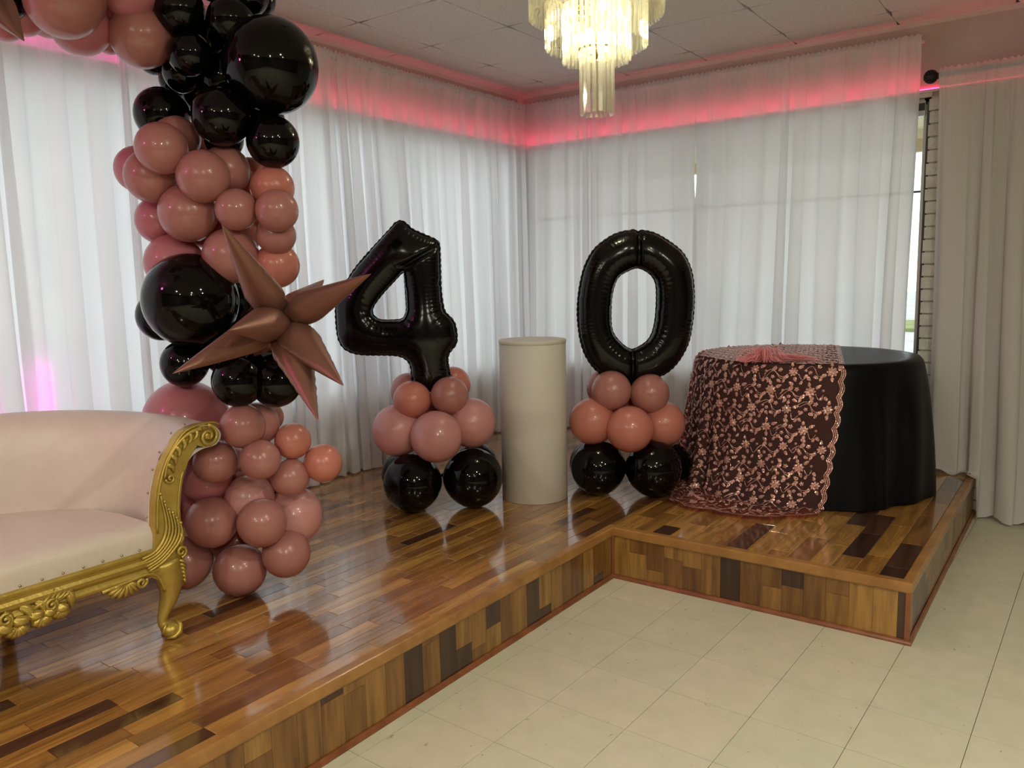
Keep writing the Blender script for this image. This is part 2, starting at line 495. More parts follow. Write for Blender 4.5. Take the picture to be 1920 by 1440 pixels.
# ------------------------------------------------------------------ measured positions in the hall (metres)
GARLAND = [
    (1.040,-3.833,0.391,0.1056,'r'),
    (1.370,-3.593,0.421,0.0949,'r'),
    (1.218,-3.704,0.357,0.1036,'r'),
    (1.302,-3.494,0.539,0.1198,'m'),
    (1.193,-3.796,0.574,0.0986,'r'),
    (1.367,-3.694,0.574,0.0939,'r'),
    (0.915,-3.825,0.544,0.0753,'r'),
    (1.030,-3.593,0.409,0.1009,'r'),
    (1.229,-3.646,0.636,0.0973,'m'),
    (1.255,-3.800,0.822,0.0822,'r'),
    (1.408,-3.714,0.829,0.0757,'r'),
    (1.111,-3.757,0.732,0.1005,'k'),
    (1.413,-3.586,0.734,0.0744,'r'),
    (1.487,-3.482,0.779,0.0752,'p'),
    (1.412,-3.562,0.873,0.0703,'p'),
    (1.345,-3.735,0.954,0.0838,'r'),
    (1.303,-3.641,0.943,0.0845,'r'),
    (1.242,-3.538,0.949,0.0578,'r'),
    (0.958,-3.732,0.937,0.1677,'k'),
    (0.933,-3.689,0.614,0.1062,'k'),
    (1.188,-3.478,0.669,0.0888,'r'),
    (1.029,-3.594,0.719,0.0997,'r'),
    (1.340,-3.739,1.123,0.0950,'b'),
    (1.396,-3.611,1.109,0.0973,'b'),
    (1.052,-3.775,1.179,0.0910,'b'),
    (1.127,-3.621,1.225,0.1101,'b'),
    (1.297,-3.571,1.227,0.1038,'b'),
    (1.142,-3.784,1.424,0.1765,'B'),
    (0.881,-3.752,1.362,0.1002,'b'),
    (1.068,-3.565,1.423,0.1076,'b'),
    (1.025,-3.770,1.565,0.1105,'k'),
    (1.257,-3.675,1.586,0.1042,'r'),
    (1.355,-3.542,1.548,0.0857,'p'),
    (0.934,-3.762,1.733,0.0912,'k'),
    (1.154,-3.775,1.745,0.1068,'r'),
    (1.352,-3.705,1.749,0.0755,'r'),
    (1.471,-3.618,1.742,0.0775,'r'),
    (1.399,-3.572,1.659,0.0739,'r'),
    (1.396,-3.574,1.833,0.0813,'p'),
    (1.280,-3.782,1.866,0.0937,'r'),
    (1.257,-3.675,1.898,0.0909,'r'),
    (1.051,-3.850,1.881,0.0963,'r'),
    (0.900,-3.812,1.924,0.0878,'k'),
    (1.183,-3.878,1.964,0.0908,'r'),
    (1.114,-3.779,2.013,0.0885,'r'),
    (1.214,-3.533,1.896,0.0704,'p'),
    (1.143,-3.573,1.674,0.1007,'p'),
    (1.017,-3.628,1.720,0.0951,'p'),
    (0.998,-3.641,1.967,0.1004,'p'),
    (1.173,-3.489,1.758,0.0849,'p'),
    (1.050,-3.789,2.110,0.0989,'b'),
    (1.327,-3.723,2.077,0.1049,'b'),
    (1.431,-3.586,1.993,0.0955,'b'),
    (1.295,-3.524,2.096,0.0851,'b'),
    (1.234,-3.655,2.015,0.0715,'b'),
    (1.438,-3.581,2.258,0.1713,'B'),
    (1.202,-3.592,2.245,0.1167,'b'),
    (1.110,-3.720,2.265,0.0791,'b'),
    (1.021,-3.699,2.254,0.0648,'b'),
    (1.231,-3.769,2.296,0.0780,'b'),
    (1.355,-3.678,2.408,0.0832,'b'),
    (1.360,-3.600,2.510,0.0711,'b'),
    (1.303,-3.518,2.532,0.0676,'b'),
    (1.211,-3.783,2.446,0.0869,'b'),
    (1.109,-3.610,2.392,0.1013,'b'),
    (1.231,-3.546,2.355,0.0907,'b'),
    (1.073,-3.611,2.222,0.0986,'b'),
    (1.261,-3.672,2.580,0.0881,'b'),
    (1.061,-3.756,2.611,0.0935,'r'),
    (0.929,-3.729,2.342,0.0611,'b'),
    (1.084,-3.863,2.364,0.1103,'r'),
    (1.125,-3.920,2.499,0.0977,'k'),
    (0.982,-4.024,2.383,0.1020,'k'),
    (0.846,-3.851,2.398,0.0520,'k'),
    (1.123,-4.144,2.404,0.1178,'r'),
    (1.058,-4.093,2.448,0.1176,'r'),
    (0.908,-4.177,2.397,0.0702,'k'),
    (0.991,-4.265,2.408,0.0688,'b'),
    (0.771,-4.030,2.456,0.0771,'k'),
    (0.897,-3.876,2.524,0.0880,'k'),
    (1.052,-4.196,2.524,0.0947,'r'),
    (1.123,-4.020,2.591,0.1069,'r'),
    (0.942,-4.338,2.381,0.0851,'r'),
    (1.021,-4.342,2.473,0.0996,'b'),
    (0.805,-4.191,2.385,0.0587,'k'),
]
COLUMN_FOUR = [
    (1.013,-2.493,0.410,0.1563,'b'),
    (1.236,-2.249,0.415,0.1615,'b'),
    (0.771,-2.307,0.391,0.1276,'b'),
    (1.107,-2.063,0.444,0.1183,'b'),
    (0.900,-2.473,0.682,0.1407,'m'),
    (1.142,-2.433,0.664,0.1372,'m'),
    (1.204,-2.214,0.708,0.1358,'m'),
    (0.946,-2.192,0.690,0.1322,'r'),
    (0.981,-2.439,0.848,0.1024,'p'),
    (1.145,-2.319,0.867,0.1023,'r'),
    (0.850,-2.324,0.874,0.1005,'r'),
    (1.049,-2.179,0.904,0.1004,'p'),
]
COLUMN_ZERO = [
    (1.684,-1.689,0.410,0.1565,'b'),
    (1.965,-1.554,0.411,0.1574,'b'),
    (1.532,-1.513,0.383,0.1266,'b'),
    (1.919,-1.255,0.378,0.1261,'b'),
    (1.653,-1.697,0.674,0.1317,'p'),
    (1.872,-1.661,0.644,0.1289,'p'),
    (1.966,-1.444,0.647,0.1294,'p'),
    (1.738,-1.412,0.668,0.1308,'p'),
    (1.746,-1.641,0.846,0.1129,'r'),
    (1.921,-1.514,0.826,0.1100,'r'),
    (1.640,-1.520,0.842,0.1108,'r'),
    (1.827,-1.384,0.834,0.1078,'r'),
]
FOUR_OUT = [(-0.184,1.787), (-0.157,1.770), (-0.130,1.744), (-0.058,1.710), (-0.019,1.692), (0.006,1.672), (0.009,1.619), (0.009,1.524), (0.009,1.429), (0.017,1.346), (0.030,1.304), (0.063,1.269), (0.079,1.237), (0.086,1.182), (0.079,1.137), (0.049,1.100), (0.033,1.063), (0.037,1.002), (0.047,0.944), (0.028,0.898), (-0.065,0.888), (-0.145,0.902), (-0.154,0.960), (-0.158,1.015), (-0.174,1.053), (-0.213,1.080), (-0.276,1.090), (-0.425,1.096), (-0.498,1.118), (-0.534,1.159), (-0.547,1.225), (-0.548,1.330), (-0.536,1.387), (-0.502,1.448), (-0.456,1.518), (-0.402,1.584), (-0.325,1.663), (-0.239,1.749), (-0.213,1.777)]
FOUR_HOLE = [(-0.179,1.523), (-0.177,1.483), (-0.173,1.365), (-0.175,1.317), (-0.196,1.280), (-0.237,1.272), (-0.312,1.274), (-0.344,1.292), (-0.357,1.318), (-0.346,1.354), (-0.299,1.413), (-0.237,1.476), (-0.195,1.517)]
FOUR_AT=(1.066,-2.290)
ZERO_OUT = [(0.040,1.721), (0.068,1.724), (0.085,1.712), (0.106,1.720), (0.176,1.704), (0.257,1.657), (0.327,1.599), (0.366,1.531), (0.387,1.450), (0.394,1.336), (0.386,1.221), (0.365,1.104), (0.319,1.012), (0.260,0.947), (0.190,0.912), (0.097,0.893), (0.050,0.867), (0.000,0.895), (-0.126,0.943), (-0.195,1.023), (-0.230,1.117), (-0.246,1.234), (-0.245,1.338), (-0.226,1.463), (-0.196,1.555), (-0.145,1.633), (-0.063,1.692), (-0.006,1.714)]
ZERO_HOLE = [(0.085,1.522), (0.143,1.495), (0.177,1.454), (0.189,1.397), (0.186,1.270), (0.171,1.178), (0.143,1.121), (0.097,1.086), (0.050,1.069), (0.004,1.094), (-0.044,1.148), (-0.064,1.207), (-0.064,1.323), (-0.053,1.402), (-0.025,1.471), (0.028,1.506)]
ZERO_AT=(1.765,-1.541)
STAR_C = (1.678,-3.789,1.352)
STAR_TIPS = [(1.886,-4.133,1.650), (2.112,-3.780,1.503), (2.088,-3.891,1.171), (2.031,-3.947,1.067), (1.763,-4.245,1.229), (1.937,-4.169,1.352), (1.462,-3.407,1.491)]
STARB_C = (1.258,-4.442,2.347)
STARB_TIPS = [(1.484,-4.433,2.150), (1.657,-4.466,2.366), (1.487,-4.678,2.119)]
ARM = [(-4.114,0.590), (-4.107,0.673), (-4.097,0.762), (-4.072,0.847), (-4.040,0.906), (-3.987,0.968), (-3.928,0.988), (-3.863,0.988), (-3.839,0.964), (-3.837,0.932), (-3.857,0.904), (-3.891,0.902), (-3.924,0.916), (-3.958,0.876), (-3.988,0.810), (-4.007,0.714), (-4.008,0.605), (-4.007,0.511), (-4.018,0.432)]
LEG = [(-4.007,0.511), (-4.018,0.432), (-4.042,0.385), (-4.079,0.329), (-4.111,0.308), (-4.095,0.349), (-4.083,0.399), (-4.093,0.449), (-4.122,0.499), (-4.141,0.518)]
SCROLL = [(-3.882,0.940), (-3.879,0.978)]
NAILS = [(-4.114,0.590), (-4.136,0.581), (-4.177,0.577), (-4.310,0.578), (-4.438,0.577), (-4.559,0.575)]
CARV = [(-4.275,0.534), (-4.157,0.527), (-4.152,0.475), (-4.218,0.463), (-4.388,0.492), (-4.416,0.453), (-4.476,0.489), (-4.510,0.454), (-4.567,0.481), (-4.597,0.467), (-4.410,0.526)]

# ================================================================== SETTING
H = 2.949            # ceiling
SH = 0.2535          # stage height
SX1, SY1, SX2 = 2.041, -2.166, 3.372
XE, YS = 8.0, -10.0  # far walls of the hall, behind the camera
rnd = random.Random(11)

# ---- floor: joint bed, tiles as pieces
floor = struct(mesh_obj('floor', *(lambda g: (g.v, g.f))(Geo().box(-0.15, XE + 0.15, YS - 0.15, 0.15, -0.10, -0.0035)), M['joint']))
T = 0.3048
TX0, TY0, TA = 2.4414, -2.4028, -0.0224
ca, sa = math.cos(TA), math.sin(TA)
def tile_xy(i, j):
    return TX0 + (i * ca - j * sa) * T, TY0 + (i * sa + j * ca) * T
far_v = Geo(); far_t = []
inv = cam.matrix_basis.inverted()
for i in range(-9, 19):
    for j in range(-25, 9):
        x, y = tile_xy(i + .5, j + .5)
        if x > XE - .1 or y > -0.12 or y < YS + .1 or x < 0.1:
            continue
        under = (x < SX1 - .2 and y > -7) or (x < SX2 - .2 and y > SY1 + .2)
        if under:
            continue
        q = inv @ Vector((x, y, 0))
        u = 960 + 1486 * q.x / -q.z if q.z < 0 else 1e9
        w = 720 - 1486 * q.y / -q.z if q.z < 0 else 1e9
        g = 0.0011
        vs = [tile_xy(i + a, j + b) for a, b in ((0, 0), (1, 0), (1, 1), (0, 1))]
        cx, cy = x, y
        vs = [(cx + (px - cx) * (1 - 2 * g / T), cy + (py - cy) * (1 - 2 * g / T)) for px, py in vs]
        dz = rnd.uniform(-0.0003, 0.0003)
        V = [(px, py, dz) for px, py in vs] + [(px, py, -0.0036) for px, py in vs]
        F = [(0, 1, 2, 3), (0, 4, 5, 1), (1, 5, 6, 2), (2, 6, 7, 3), (3, 7, 4, 0)]
        tone = rnd.random()
        if -250 < u < 2170 and w < 1750 and q.z < 0:
            o = mesh_obj('floor_tile', V, F, M['vinyl'], floor)
            set_tone(o.data, tone)
        else:
            far_v.add(V, F); far_t += [tone] * 5
o = far_v.build('floor_tile', M['vinyl'], floor)
set_tone(o.data, far_t)
o['kind'] = 'stuff'

# ---- ceiling: slab above, 2 ft tiles as pieces with gaps opening at their corners
ceil = struct(mesh_obj('ceiling', *(lambda g: (g.v, g.f))(Geo().box(-0.15, XE + .15, YS - .15, .15, H + 0.035, H + 0.12)), M['plenum']))
CT = 0.6096
far_c = Geo()
def ceiling_tile(x0, y0, x1, y1, r):
    # the long sides run tight, each tile's corners draw back from the next one
    g = 0.0018
    k1 = 0.11; o1 = r.uniform(0.004, 0.012); o2 = r.uniform(0.004, 0.012)
    z = H + r.uniform(-0.0006, 0.0006)
    pts = []
    def e(ax, ay, bx, by, nx, ny):
        L = math.hypot(bx - ax, by - ay)
        for s, off in ((0.0, None), (k1 / L, g), (1 - k1 / L, g)):
            oo = g + (o1 if off is None else 0)
            pts.append((ax + (bx - ax) * s, ay + (by - ay) * s, s == 0.0, nx, ny))
    w, d = x1 - x0, y1 - y0
    k = min(k1, w * .3, d * .3)
    P = [(x0 + g + o1, y0 + g + o2), (x0 + k, y0 + g), (x1 - k, y0 + g), (x1 - g - o1, y0 + g + o2), (x1 - g, y0 + k), (x1 - g, y1 - k),
         (x1 - g - o1, y1 - g - o2), (x1 - k, y1 - g), (x0 + k, y1 - g), (x0 + g + o1, y1 - g - o2), (x0 + g, y1 - k), (x0 + g, y0 + k)]
    n = len(P)
    V = [(a, b, z) for a, b in P] + [(a, b, H + 0.02) for a, b in P]
    F = [tuple(range(n))[::-1]] + [(i, (i + 1) % n, n + (i + 1) % n, n + i) for i in range(n)]
    return V, F
xs = [0.004] + [0.395 + k * CT for k in range(13)]
ys = [-0.004] + [-0.305 - k * CT for k in range(16)]
for i in range(len(xs) - 1):
    for j in range(len(ys) - 1):
        if i < 8 and j < 9:
            V, F = ceiling_tile(xs[i], ys[j + 1], xs[i + 1], ys[j], rnd)
            mesh_obj('ceiling_tile', V, F, M['ceiling_tile'], ceil)
        else:
            far_c.add(*ceiling_tile(xs[i], ys[j + 1], min(xs[i + 1], XE), ys[j], rnd))
o = far_c.build('ceiling_tile', M['ceiling_tile'], ceil); o['kind'] = 'stuff'
# wall angle under the ceiling
struct(Geo().box(0.0, 0.022, YS, 0.0, H - 0.004, H + 0.0).box(0.0, 0.004, YS, 0.0, H - 0.028, H - 0.002).build('trim_1', M['trim_white']))
struct(Geo().box(0.0, XE, -0.022, 0.0, H - 0.004, H).box(0.0, XE, -0.004, 0.0, H - 0.028, H - 0.002).build('trim_2', M['trim_white']))
struct(Geo().box(0.0, 0.035, -0.035, 0.0, 2.5, H - 0.004).build('trim_3', M['trim_white']))

# ---- walls
struct(Geo().box(0.0, 0.034, -5.9, 0.0, 2.528, 2.543).build('trim_4', M['trim_white']))  # ledge added under the LED strip to cut off its light below
struct(Geo().box(0.034, 4.9, -0.028, 0.0, 2.528, 2.543).build('trim_5', M['trim_white']))  # the same added light-blocking ledge on the right wall
SILL, HEAD = 0.76, 2.515
WY0, WY1 = -0.09, -5.85        # windows of the left wall
g = Geo()
g.box(-0.15, 0, YS, 0.15, -0.003, SILL).box(-0.15, 0, YS, 0.15, HEAD, H + .035)
g.box(-0.15, 0, WY0, 0.15, SILL, HEAD).box(-0.15, 0, YS, WY1, SILL, HEAD)
struct(g.build('wall_left', M['wall']))
WX0, WX1 = 0.08, 3.032
g = Geo()
g.box(0, XE, 0, 0.15, -0.003, SILL).box(0, XE, 0, 0.15, HEAD, H + .035)
g.box(0, WX0, 0, 0.15, SILL, HEAD).box(WX1, XE, 0, 0.15, SILL, HEAD)
wr = struct(g.build('wall_right', M['wall']))
# painted brick pier at the end of the window
pier = Geo().box(WX1, WX1 + 0.62, -0.024, 0.0, 0, 2.50).build('brick_backing', M['mortar'], wr)
ch = 0.0755
for r_ in range(33):
    z0 = r_ * ch + 0.004
    x = WX1 + (0.0 if r_ % 2 else -0.0) - rnd.uniform(0.003, 0.012)
    first = True
    while x < WX1 + 0.6:
        L = 0.2 if not (first and r_ % 2) else 0.10
        x1 = min(x + L, WX1 + 0.62)
        d = rnd.uniform(0.0, 0.004)
        b = Geo().box(x, x1 - 0.009, -0.040 - d, -0.02, z0, z0 + ch - 0.010).build('brick', M['brick'], wr)
        x = x1; first = False
struct(Geo().box(-0.15, XE + .15, YS - .15, YS, -0.003, H + .035).build('wall_back', M['hall_wall']))
struct(Geo().box(XE, XE + .15, YS, 0.15, -0.003, H + .035).build('wall_far', M['hall_wall']))

def window(name, axis, a0, a1, npanes, rail=None):
    """aluminium shop-front window; axis 'y' lies in the left wall, 'x' in the right wall"""
    def B(g, p0, p1, d0, d1, z0, z1):
        if axis == 'x': g.box(p0, p1, d0, d1, z0, z1)
        else: g.box(-d1, -d0, p0, p1, z0, z1)
        return g
    w = bpy.data.objects.new(name, None)
    COL.objects.link(w)
    w['kind'] = 'structure'
    t = 0.045
    g = Geo()
    B(g, a0, a1, 0.02, 0.10, SILL, SILL + t); B(g, a0, a1, 0.02, 0.10, HEAD - 0.05, HEAD)
    B(g, a0, a0 + t, 0.02, 0.10, SILL, HEAD); B(g, a1 - t, a1, 0.02, 0.10, SILL, HEAD)
    g.build('window_frame', M['alu'], w)
    step = (a1 - a0) / npanes
    for k in range(1, npanes):
        B(Geo(), a0 + k * step - .022, a0 + k * step + .022, 0.02, 0.10, SILL, HEAD).build('mullion', M['alu'], w)
    for k in range(npanes):
        p0 = a0 + k * step + (t if k == 0 else .022); p1 = a0 + (k + 1) * step - (t if k == npanes - 1 else .022)
        B(Geo(), p0, p1, 0.055, 0.061, SILL + t, HEAD - .05).build('pane', M['glass'], w)
        if rail:
            B(Geo(), p0, p1, 0.045, 0.052, rail - .006, rail + .006).build('glazing_bar', M['dark_frame'], w)
    B(Geo(), a0 - .02, a1 + .02, -0.03, 0.02, SILL - 0.02, SILL).build('window_sill', M['trim_white'], w)
    return w
w1 = window('window_1', 'y', WY1, WY0, 4)
w2 = window('window_2', 'x', WX0, WX1, 2, 1.955)
Geo().box(WX1 - 0.022, WX1 - 0.002, -0.02, 0.05, SILL, HEAD - 0.04).build('dark_jamb', M['dark_frame'], w2)
Geo().box(2.89, WX1, -0.012, 0.02, HEAD - 0.012, HEAD + 0.018).build('head_strip', M['trim_white'], w2)
Geo().box(2.90, 2.995, -0.008, 0.018, HEAD - 0.085, HEAD - 0.042).build('closer_block', M['dark_frame'], w2)
Geo().box(2.86, WX1 - .034, -0.002, 0.03, HEAD - 0.115, HEAD - 0.03).build('head_rail', M['alu'], w2)

# ---- outside, seen through the gap beside the curtain
struct(Geo().box(-30, 30, 0.15, 60, -0.25, -0.15).box(-30, -0.15, -30, 0.15, -0.25, -0.15).build('ground', M['asphalt']))
gr = tag(Geo().box(-14, 16, 17.5, 21.5, -0.15, -0.06).build('grass_strip', M['grass']), 'strip of green grass beyond the car park outside the window', 'grass', kind='stuff')
for k, gx in enumerate((1.9, 3.1)):
    b = Geo().ball((0, 0, 0.16), 0.3, 9, 6, (rnd.uniform(.8, 1.4), .8, rnd.uniform(.5, .9)))
    b.v = [(x * (1 + .16 * noise.noise(Vector((x * 4 + k, y * 4, z * 4)))), y, z) for x, y, z in b.v]
    tag(b.build('rock', M['stone'], loc=(gx, 22.4 + rnd.uniform(-.3, .3), -0.16), smooth=True), ('grey rock on the left beyond the grass outside', 'grey rock on the right beyond the grass outside')[k], 'rock')
canopy = thing('roof_overhang', 'cream roof overhang with a tan fascia above the window outside', 'canopy', (1.6, 1.0, 2.44))
Geo().box(-3.4, 3.4, -0.85, 0.85, 0.16, 0.20).build('soffit', M['soffit'], canopy)
Geo().box(-3.4, 3.4, 0.83, 0.90, -0.01, 0.30).build('fascia', M['fascia'], canopy)
Geo().box(-3.4, 3.4, 0.80, 0.83, 0.09, 0.16).build('fascia_moulding', M['soffit'], canopy)

# ================================================================== STAGE
stage = thing('stage_platform', 'low L-shaped wooden stage with glossy parquet top and panelled risers', 'stage')
Geo().box(0.006, SX1 - .014, -6.9, 0.0 - .006, 0.001, SH - 0.006).box(SX1 - .014, SX2 - .014, SY1 + .014, -0.046, 0.001, SH - 0.006).build('platform_core', M['substage'], stage)
PW = 0.092
# top strips run parallel to the long front edge; every strip is a piece
strips = []
k = 0
xx = SX1 - 0.030
cols = []
x = xx
while x > 0.02:
    cols.append((max(x - 0.064, 0.006), x, -6.9, -0.006)); x -= 0.064
x = SX2 - 0.032
while x > SX1 - 0.030 + 0.005:
    x0 = max(x - PW, SX1 - 0.030)
    cols.append((x0, x, SY1 + 0.030, -0.046)); x -= PW
for (x0, x1, y0, y1) in cols:
    y = y1 + rnd.uniform(0, 0.35)
    while y > y0 + .01:
        L = rnd.choice((0.28, 0.34, 0.40, 0.50, 0.62))
        a, b = max(y - L, y0), min(y, y1)
        if a - y0 < .06: a = y0
        u = rnd.random()
        tone = rnd.uniform(0.05, 0.24) if u < (0.13 if x1 < SX1 else .22) else (rnd.uniform(0.3, 0.5) if u < 0.36 else rnd.uniform(0.5, 0.92))
        if tone < .21 and b - a > .46: a = b - .36
        if b > a + 0.004:
            strips.append((x0, x1, a, b, tone))
        y = a
        if a == y0: break
def strip_mesh(x0, x1, a, b, zt, zb, c=0.0007):
    i = 0.0008
    V = [(x0 + c, a + c, zb), (x1 - c, a + c, zb), (x1 - c, b - c, zb), (x0 + c, b - c, zb),
         (x0 + c, a + c, zt - c), (x1 - c, a + c, zt - c), (x1 - c, b - c, zt - c), (x0 + c, b - c, zt - c),
         (x0 + c + i, a + c + i, zt), (x1 - c - i, a + c + i, zt), (x1 - c - i, b - c - i, zt), (x0 + c + i, b - c - i, zt)]
    F = [(0, 1, 5, 4), (1, 2, 6, 5), (2, 3, 7, 6), (3, 0, 4, 7), (4, 5, 9, 8), (5, 6, 10, 9), (6, 7, 11, 10), (7, 4, 8, 11), (8, 9, 10, 11)]
    return V, F
def in_view(p, m=60):
    q = inv @ Vector(p)
    if q.z >= -0.2: return False
    u = 960 + 1486 * q.x / -q.z; w = 720 - 1486 * q.y / -q.z
    return -m < u < 1920 + m and -m < w < 1440 + m
def shown_size(s):
    p = ((s[0] + s[1]) / 2, (s[2] + s[3]) / 2, SH)
    if not (in_view(p) or in_view((p[0], s[2], SH)) or in_view((p[0], s[3], SH))): return 0
    q = inv @ Vector(p)
    return (s[3] - s[2]) / (q.z * q.z)
strips.sort(key=shown_size, reverse=True)
rest = Geo(); rest_t = []
for n_, s in enumerate(strips):
    V, F = strip_mesh(*s[:4], SH + rnd.uniform(-.00015, .00015), SH - .006)
    if n_ < 300:
        set_tone(mesh_obj('floor_strip', V, F, M['wood_top'], stage).data, s[4])
    else:
        rest.add(V, F); rest_t += [s[4]] * len(F)
o = rest.build('floor_strip', M['wood_top'], stage); set_tone(o.data, rest_t); o['kind'] = 'stuff'
# riser panels: vertical strips
def riser(p0, p1, nx, ny, count_cap, name='riser_strip'):
    L = math.hypot(p1[0] - p0[0], p1[1] - p0[1]); dx, dy = (p1[0] - p0[0]) / L, (p1[1] - p0[1]) / L
    s = 0.0
    bulk = Geo(); bt = []
    n = 0
    while s < L - .01:
        w = min(0.092, L - s)
        zs = [0.002, SH - 0.004]
        if rnd.random() < .4: zs.insert(1, rnd.uniform(.05, .2))
        for a, b in zip(zs[:-1], zs[1:]):
            t_ = rnd.uniform(0.05, 0.2) if rnd.random() < 0.15 else rnd.uniform(0.4, 0.9)
            c = .0005
            q = []
            for (ss, dd) in ((s + c, 0), (s + w - c, 0), (s + w - c, 0.012), (s + c, 0.012)):
                q.append((p0[0] + dx * ss - nx * (0.014 - dd) , p0[1] + dy * ss - ny * (0.014 - dd)))
            V = [(x_, y_, a + c) for x_, y_ in q] + [(x_, y_, b - c) for x_, y_ in q]
            F = [(0, 1, 5, 4), (1, 2, 6, 5), (2, 3, 7, 6), (3, 0, 4, 7), (4, 5, 6, 7), (3, 2, 1, 0)]
            if n < count_cap:
                o = outward(mesh_obj(name, V, F, M['wood_face'], stage)); set_tone(o.data, t_)
                n += 1
            else:
                bulk.add(V, F); bt += [t_] * 6
        s += w
    if bulk.v:
        o = outward(bulk.build(name, M['wood_face'], stage)); set_tone(o.data, bt); o['kind'] = 'stuff'
riser((SX1, SY1), (SX1, -6.9), 1, 0, 70)
riser((SX1, SY1), (SX2, SY1), 0, -1, 60)
riser((SX2, SY1), (SX2, -0.048), 1, 0, 60)
# nosing and shoe mouldings
def prof_sweep(g, p0, p1, nrm, prof, ext0=0.0, ext1=0.0, m0=0, m1=0):
    """profile points (outward, z) swept along p0-p1; m0/m1 = mitre slope"""
    d = (Vector(p1) - Vector(p0)).normalized(); n = Vector(nrm)
    V = []
    for e, (base, mm, sgn) in enumerate(((Vector(p0), m0, 1), (Vector(p1), m1, -1))):
        for o_, z_ in prof:
            q = base + n * o_ + d * (mm * o_)
            V.append((q.x, q.y, z_))
    k_ = len(prof)
    F = [(i, (i + 1) % k_, k_ + (i + 1) % k_, k_ + i) for i in range(k_)] + [tuple(range(k_))[::-1], tuple(range(k_, 2 * k_))]
    return g.add(V, F)
NOSE = [(-0.031, SH - .003), (-0.031, SH + .0015), (-0.028, SH + .0035), (0.004, SH + .0035), (0.009, SH + .001), (0.010, SH - 0.006), (0.010, SH - 0.034), (0.007, SH - 0.040), (0.0, SH - 0.041), (0.0, SH - .003)]
SHOE = [(0.0, 0.0), (0.013, 0.0), (0.0125, 0.007), (0.009, 0.014), (0.004, 0.018), (0.0, 0.019)]
a_, b_, c_, d_ = (SX1, -6.9, 0), (SX1, SY1, 0), (SX2, SY1, 0), (SX2, -0.048, 0)
for nm, pr, mt in (('nosing', NOSE, 'nosing'), ('shoe_moulding', SHOE, 'shoe')):
    outward(prof_sweep(Geo(), a_, b_, (1, 0, 0), pr, m1=-1).build(nm, M[mt], stage))
    outward(prof_sweep(Geo(), b_, c_, (0, -1, 0), pr, m0=1, m1=1).build(nm, M[mt], stage))
    outward(prof_sweep(Geo(), c_, d_, (1, 0, 0), pr, m0=-1).build(nm, M[mt], stage))
bevel(Geo().box(SX2 - .016, SX2 + .004, SY1 - .004, SY1 + .016, 0.0, SH - .036).build('corner_post', M['shoe'], stage), .003)
bevel(Geo().box(SX1 - .001, SX1 + .010, SY1 - .011, SY1 + .001, 0.0, SH - .036).build('corner_post', M['shoe'], stage), .002)

